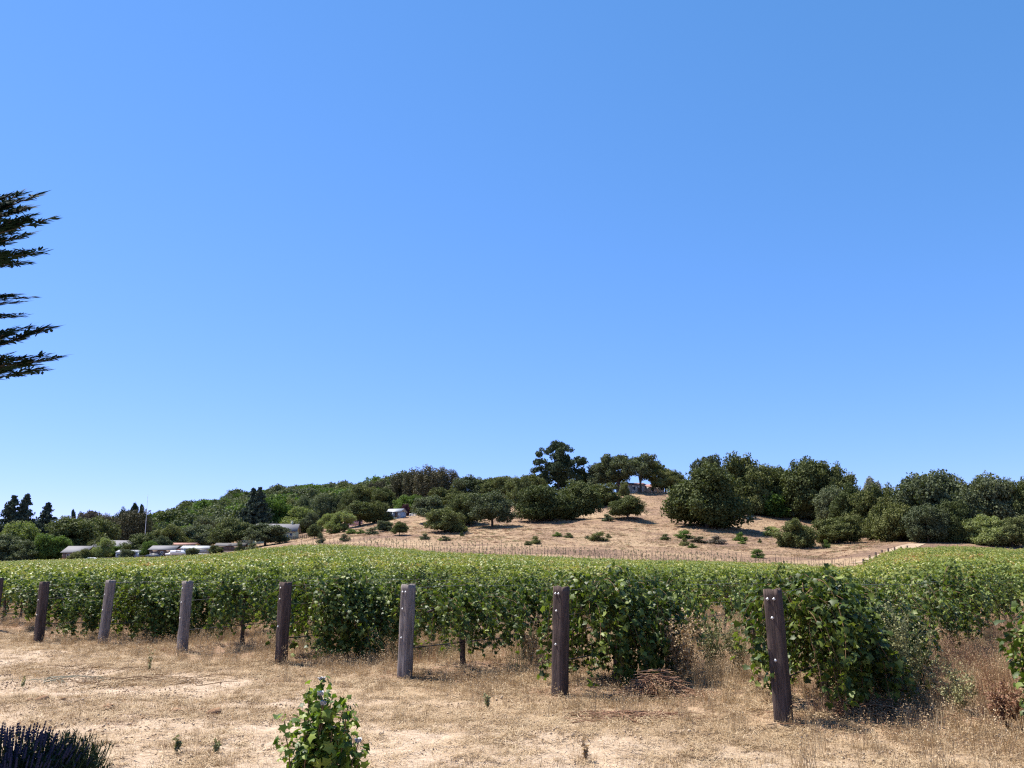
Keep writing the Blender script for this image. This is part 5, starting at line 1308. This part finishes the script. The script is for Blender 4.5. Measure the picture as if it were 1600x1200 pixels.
# leafy shrub with pale flowers
x, y = ray(503, 1200)[0] * 5.3, 5.3; z = Ts(x, y)
e = empty('leafy_shrub', (x, y, z)); tag(e, 'green broad leaved shrub with a few whitish blossoms, alone at the bottom centre', 'shrub')
rng = np.random.default_rng(77); ms = MB(); ml = MB(); P = []; N = []; U = []; tips = []
for i in range(36):
    q = rng.uniform(0, 6.28); l = rng.uniform(.40, .80) if i > 5 else rng.uniform(.75, .92); s_ = .22 * rng.uniform(.3, 1) * (1 if i > 5 else .7); n_ = 12; t = np.linspace(0, 1, n_)
    path = np.stack([t ** .8 * s_ * math.cos(q) + np.cumsum(rng.normal(0, .008, n_)), t ** .8 * s_ * math.sin(q) + np.cumsum(rng.normal(0, .008, n_)), t * l], 1)
    ms.tube(path, np.linspace(.008, .003, n_), 5); tips.append(path[-1])
    for k in range(64):
        tt = rng.uniform(.08, 1.04); b0 = np.array([np.interp(tt, t, path[:, c]) for c in range(3)]); o_ = rng.normal(size=3); o_ /= np.linalg.norm(o_); o_ *= .045
        P.append(b0 + o_); N.append(o_ * 14 + [0, 0, .45]); U.append(o_ * 12 + [0, 0, -.5])
P = np.array(P); N = np.array(N); U = np.array(U)
put_leaves(ml, T_LOBE, P, N + rng.normal(size=P.shape) * .7, .054 * rng.uniform(.6, 1.25, len(P)), rng, 0, U)
link('stem', ms.mesh('stem', [M['cane']], True), e); o = link('foliage', ml.mesh('foliage', [M['shrub_leaf']]), e); tag(o, kind='stuff')
def bloom(seed):
    mb = MB(); r_ = np.random.default_rng(seed)
    for i in range(7):
        a = i * .9; d = np.array([math.cos(a), math.sin(a), .9]) ; P_ = np.zeros((1, 3)) + [0, 0, 0]
        put_leaves(mb, T_LEAF6, P_, np.array([[-math.cos(a), -math.sin(a), .8]]) + r_.normal(0, .15, (1, 3)), .036, r_, 0, np.array([d * 3]))
    return mb.mesh('flower', [M['petal']])
for i, k in enumerate([0, 2, 4, 9, 15, 21]):
    link('flower', bloom(i), e, tuple(tips[k] + np.array([0, -.01, .004])))

# lavender and rosemary in the lower left
def spiky(px, Y, hgt, rad_, n, label, seed, flower, name):
    x = ray(px, 1190)[0] * Y; z = Ts(x, Y); e = empty(name, (x, Y, z)); tag(e, label, 'shrub'); rng = np.random.default_rng(seed); ms = MB(); mf = MB()
    for i in range(n):
        q = rng.uniform(0, 6.28); tl_ = rng.random() ** .6; lean = tl_ * .95; l = hgt * rng.uniform(.72, 1.06) * (1 - .22 * tl_)
        b0 = np.array([math.cos(q), math.sin(q), 0]) * rad_ * .3 * rng.random(); t = np.linspace(0, 1, 5)[:, None]
        d = np.array([math.cos(q) * lean * rad_, math.sin(q) * lean * rad_, l]); p = b0 + d * t + np.array([0, 0, -1]) * 0.04 * np.sin(t * 3) + rng.normal(0, .006, (5, 3))
        ms.tube(p, np.linspace(.0026, .0016, 5), 3, r=float(rng.random()))
        nl = 16; kk = rng.uniform(.2, .98, nl)[:, None]; lp = b0 + d * kk
        put_leaves(ms, (np.array([[0, 0, 0], [.09, .4, 0], [0, 1, 0], [-.09, .4, 0]]), [np.array([[0, 1, 2, 3]])]), lp, rng.normal(size=(nl, 3)), .045, rng, 0, np.tile(norm(d) * 1.4, (nl, 1)))
        if flower:
            tp = p[-1]; dd = norm(d)
            for j in range(4): mf.tube([tp + dd * (j * .016), tp + dd * (j * .016 + .013)], [.007 - j * .0008, .005 - j * .0006], 5)
    link('stem', ms.mesh('stem', [M['lav_stem']]), e)
    if flower: link('flower_spike', mf.mesh('flower_spike', [M['lav_flower']]), e)
spiky(22, 5.0, .66, .34, 620, 'dark purple spiked lavender bush cut by the lower left corner', 5, True, 'lavender_bush')
spiky(92, 5.1, .66, .27, 560, 'dark green needle leaved bush just right of the lavender', 6, False, 'rosemary_bush')

# redwood standing outside the left edge, its branch ends reach into view
def spray_branch(seed, twigs=26):
    """unit branch along +x, flat sprays of needles"""
    rng = np.random.default_rng(seed); mb = MB(); t = np.linspace(0, 1, 9)
    main = np.stack([t, .04 * np.sin(t * 4 + seed), .05 * t ** 2 * 1.5 - .03 * np.sin(t * 5)], 1); mb.tube(main, np.linspace(.010, .0014, 9), 5, 0)
    ND = (np.array([[0, 0, 0], [.11, .5, 0], [0, 1, 0], [-.11, .5, 0]]), [np.array([[0, 1, 2, 3]])])
    def twig(b0, d, L_, lev):
        n = 6; tt = np.linspace(0, 1, n)[:, None]; p = b0 + d * L_ * tt + np.array([0, 0, .10 * L_]) * tt ** 2; mb.tube(p, np.linspace(.0022, .0008, n), 3, 0)
        k = int(60 * L_ / .12); q = rng.random(k)[:, None]; pos = b0 + d * L_ * q + np.array([0, 0, .10 * L_]) * q ** 2
        side = norm(np.cross(d, [0, 0, 1.0]))[None] * rng.choice([-1, 1], (k, 1)); up = side * 1.0 + d * 1.1 + rng.normal(size=(k, 3)) * .25
        tv, tf = ND; nr = np.tile([0, 0, 1.0], (k, 1)) + rng.normal(size=(k, 3)) * .4
        put_leaves(mb, ND, pos, nr, .027 * rng.uniform(.7, 1.2, k), rng, 1, up * 2)
        if lev < 2:
            for j in range(5 if lev == 0 else 2):
                f = rng.uniform(.2, .85); s = 1 if j % 2 else -1; dv = norm(d + s * .9 * norm(np.cross(d, [0, 0, 1.0])) + np.array([0, 0, rng.normal(.12, .18)]))
                twig(b0 + d * L_ * f, dv, L_ * rng.uniform(.35, .6), lev + 1)
    for i in range(twigs):
        f = .22 + .76 * (i + rng.random()) / twigs; b0 = np.array([np.interp(f, t, main[:, c]) for c in range(3)]); s = 1 if i % 2 else -1
        d = norm(np.array([.85 + .3 * f, s * rng.uniform(.4, .9) * (1.1 - f * .6), rng.normal(.34, .20)])); twig(b0, d, (.04 + .085 * math.sin(min(1, (1.12 - f) * 1.6) * 1.5)) * rng.uniform(.7, 1.2), 0)
    twig(main[-1], norm(np.array([1, 0, .15])), .06, 1)
    return mb.mesh('branch', [M['oak_bark'], M['redwood']])
BR = [spray_branch(i) for i in range(4)]
TX, TY = -7.4, 5.2; tz0 = Ts(TX, TY)
e = empty('redwood_tree', (TX, TY, tz0)); tag(e, 'redwood whose dark branch tips enter the sky at the left edge', 'tree')
mb = MB(); zz = np.linspace(-.2, 11, 14); mb.tube(np.stack([zz * .004, zz * 0, zz], 1), np.linspace(.26, .03, 14), 12); link('trunk', mb.mesh('trunk', [M['oak_bark']], True), e)
def branch(tip, mesh_i, start_z, roll=0.0, thick=1.0):
    a = Vector((0, 0, start_z)); b_ = Vector(tip) - Vector((TX, TY, tz0)); d = b_ - a; L_ = d.length
    o = link('branch', BR[mesh_i], e, a); q = d.to_track_quat('X', 'Z'); o.rotation_mode = 'QUATERNION'; o.rotation_quaternion = q @ Matrix.Rotation(roll, 3, 'X').to_quaternion(); o.scale = (L_, L_ * thick, L_ * thick)
for i, (px, py, Yb, sz_, rl, th_) in enumerate([(48, 340, 5.6, -1.5, .6, .40), (62, 380, 5.5, -1.1, .2, .42), (38, 408, 5.7, -.5, -.3, .36), (2, 330, 5.6, -1.6, .4, .30), (20, 360, 5.9, -1.0, .0, .5),
                                            (24, 468, 5.9, -.3, .1, .22), (8, 498, 5.8, -.3, -.2, .25), (50, 552, 5.5, -1.2, .3, .40), (58, 580, 5.5, -.5, -.1, .30), (16, 600, 5.7, -.2, .1, .34), (10, 560, 5.9, -.9, .1, .45), (28, 352, 5.8, -1.3, .5, .36), (24, 396, 5.6, -.8, .1, .40), (14, 424, 5.8, -.4, -.3, .34), (30, 535, 5.7, -1.3, .5, .32), (30, 590, 5.8, -.7, -.2, .30), (6, 480, 5.8, -.3, .1, .26)]):
    p = at(px - 16, py + 16, Yb); branch(p, i % 4, p[2] - tz0 + sz_, rl, th_ * 1.05)
rb_ = random.Random(4)
for i in range(64):      # the rest of the crown, outside the frame
    zz_ = 1.6 + 8.6 * i / 63; a = i * 2.4; L_ = max(.5, 2.7 * (1 - (zz_ - 1.2) / 10.5)) * rb_.uniform(.8, 1.05)
    if -0.7 < math.sin(a) < .75 and math.cos(a) > 0 : L_ *= .80
    for q_ in range(12):
        tx_, ty_ = TX + L_ * math.cos(a), TY + L_ * math.sin(a)
        if ty_ > 1 and tx_ / ty_ > -.86: L_ *= .88
    branch((TX + L_ * math.cos(a), TY + L_ * math.sin(a), tz0 + zz_ - .2), i % 4, zz_, 0, .8)
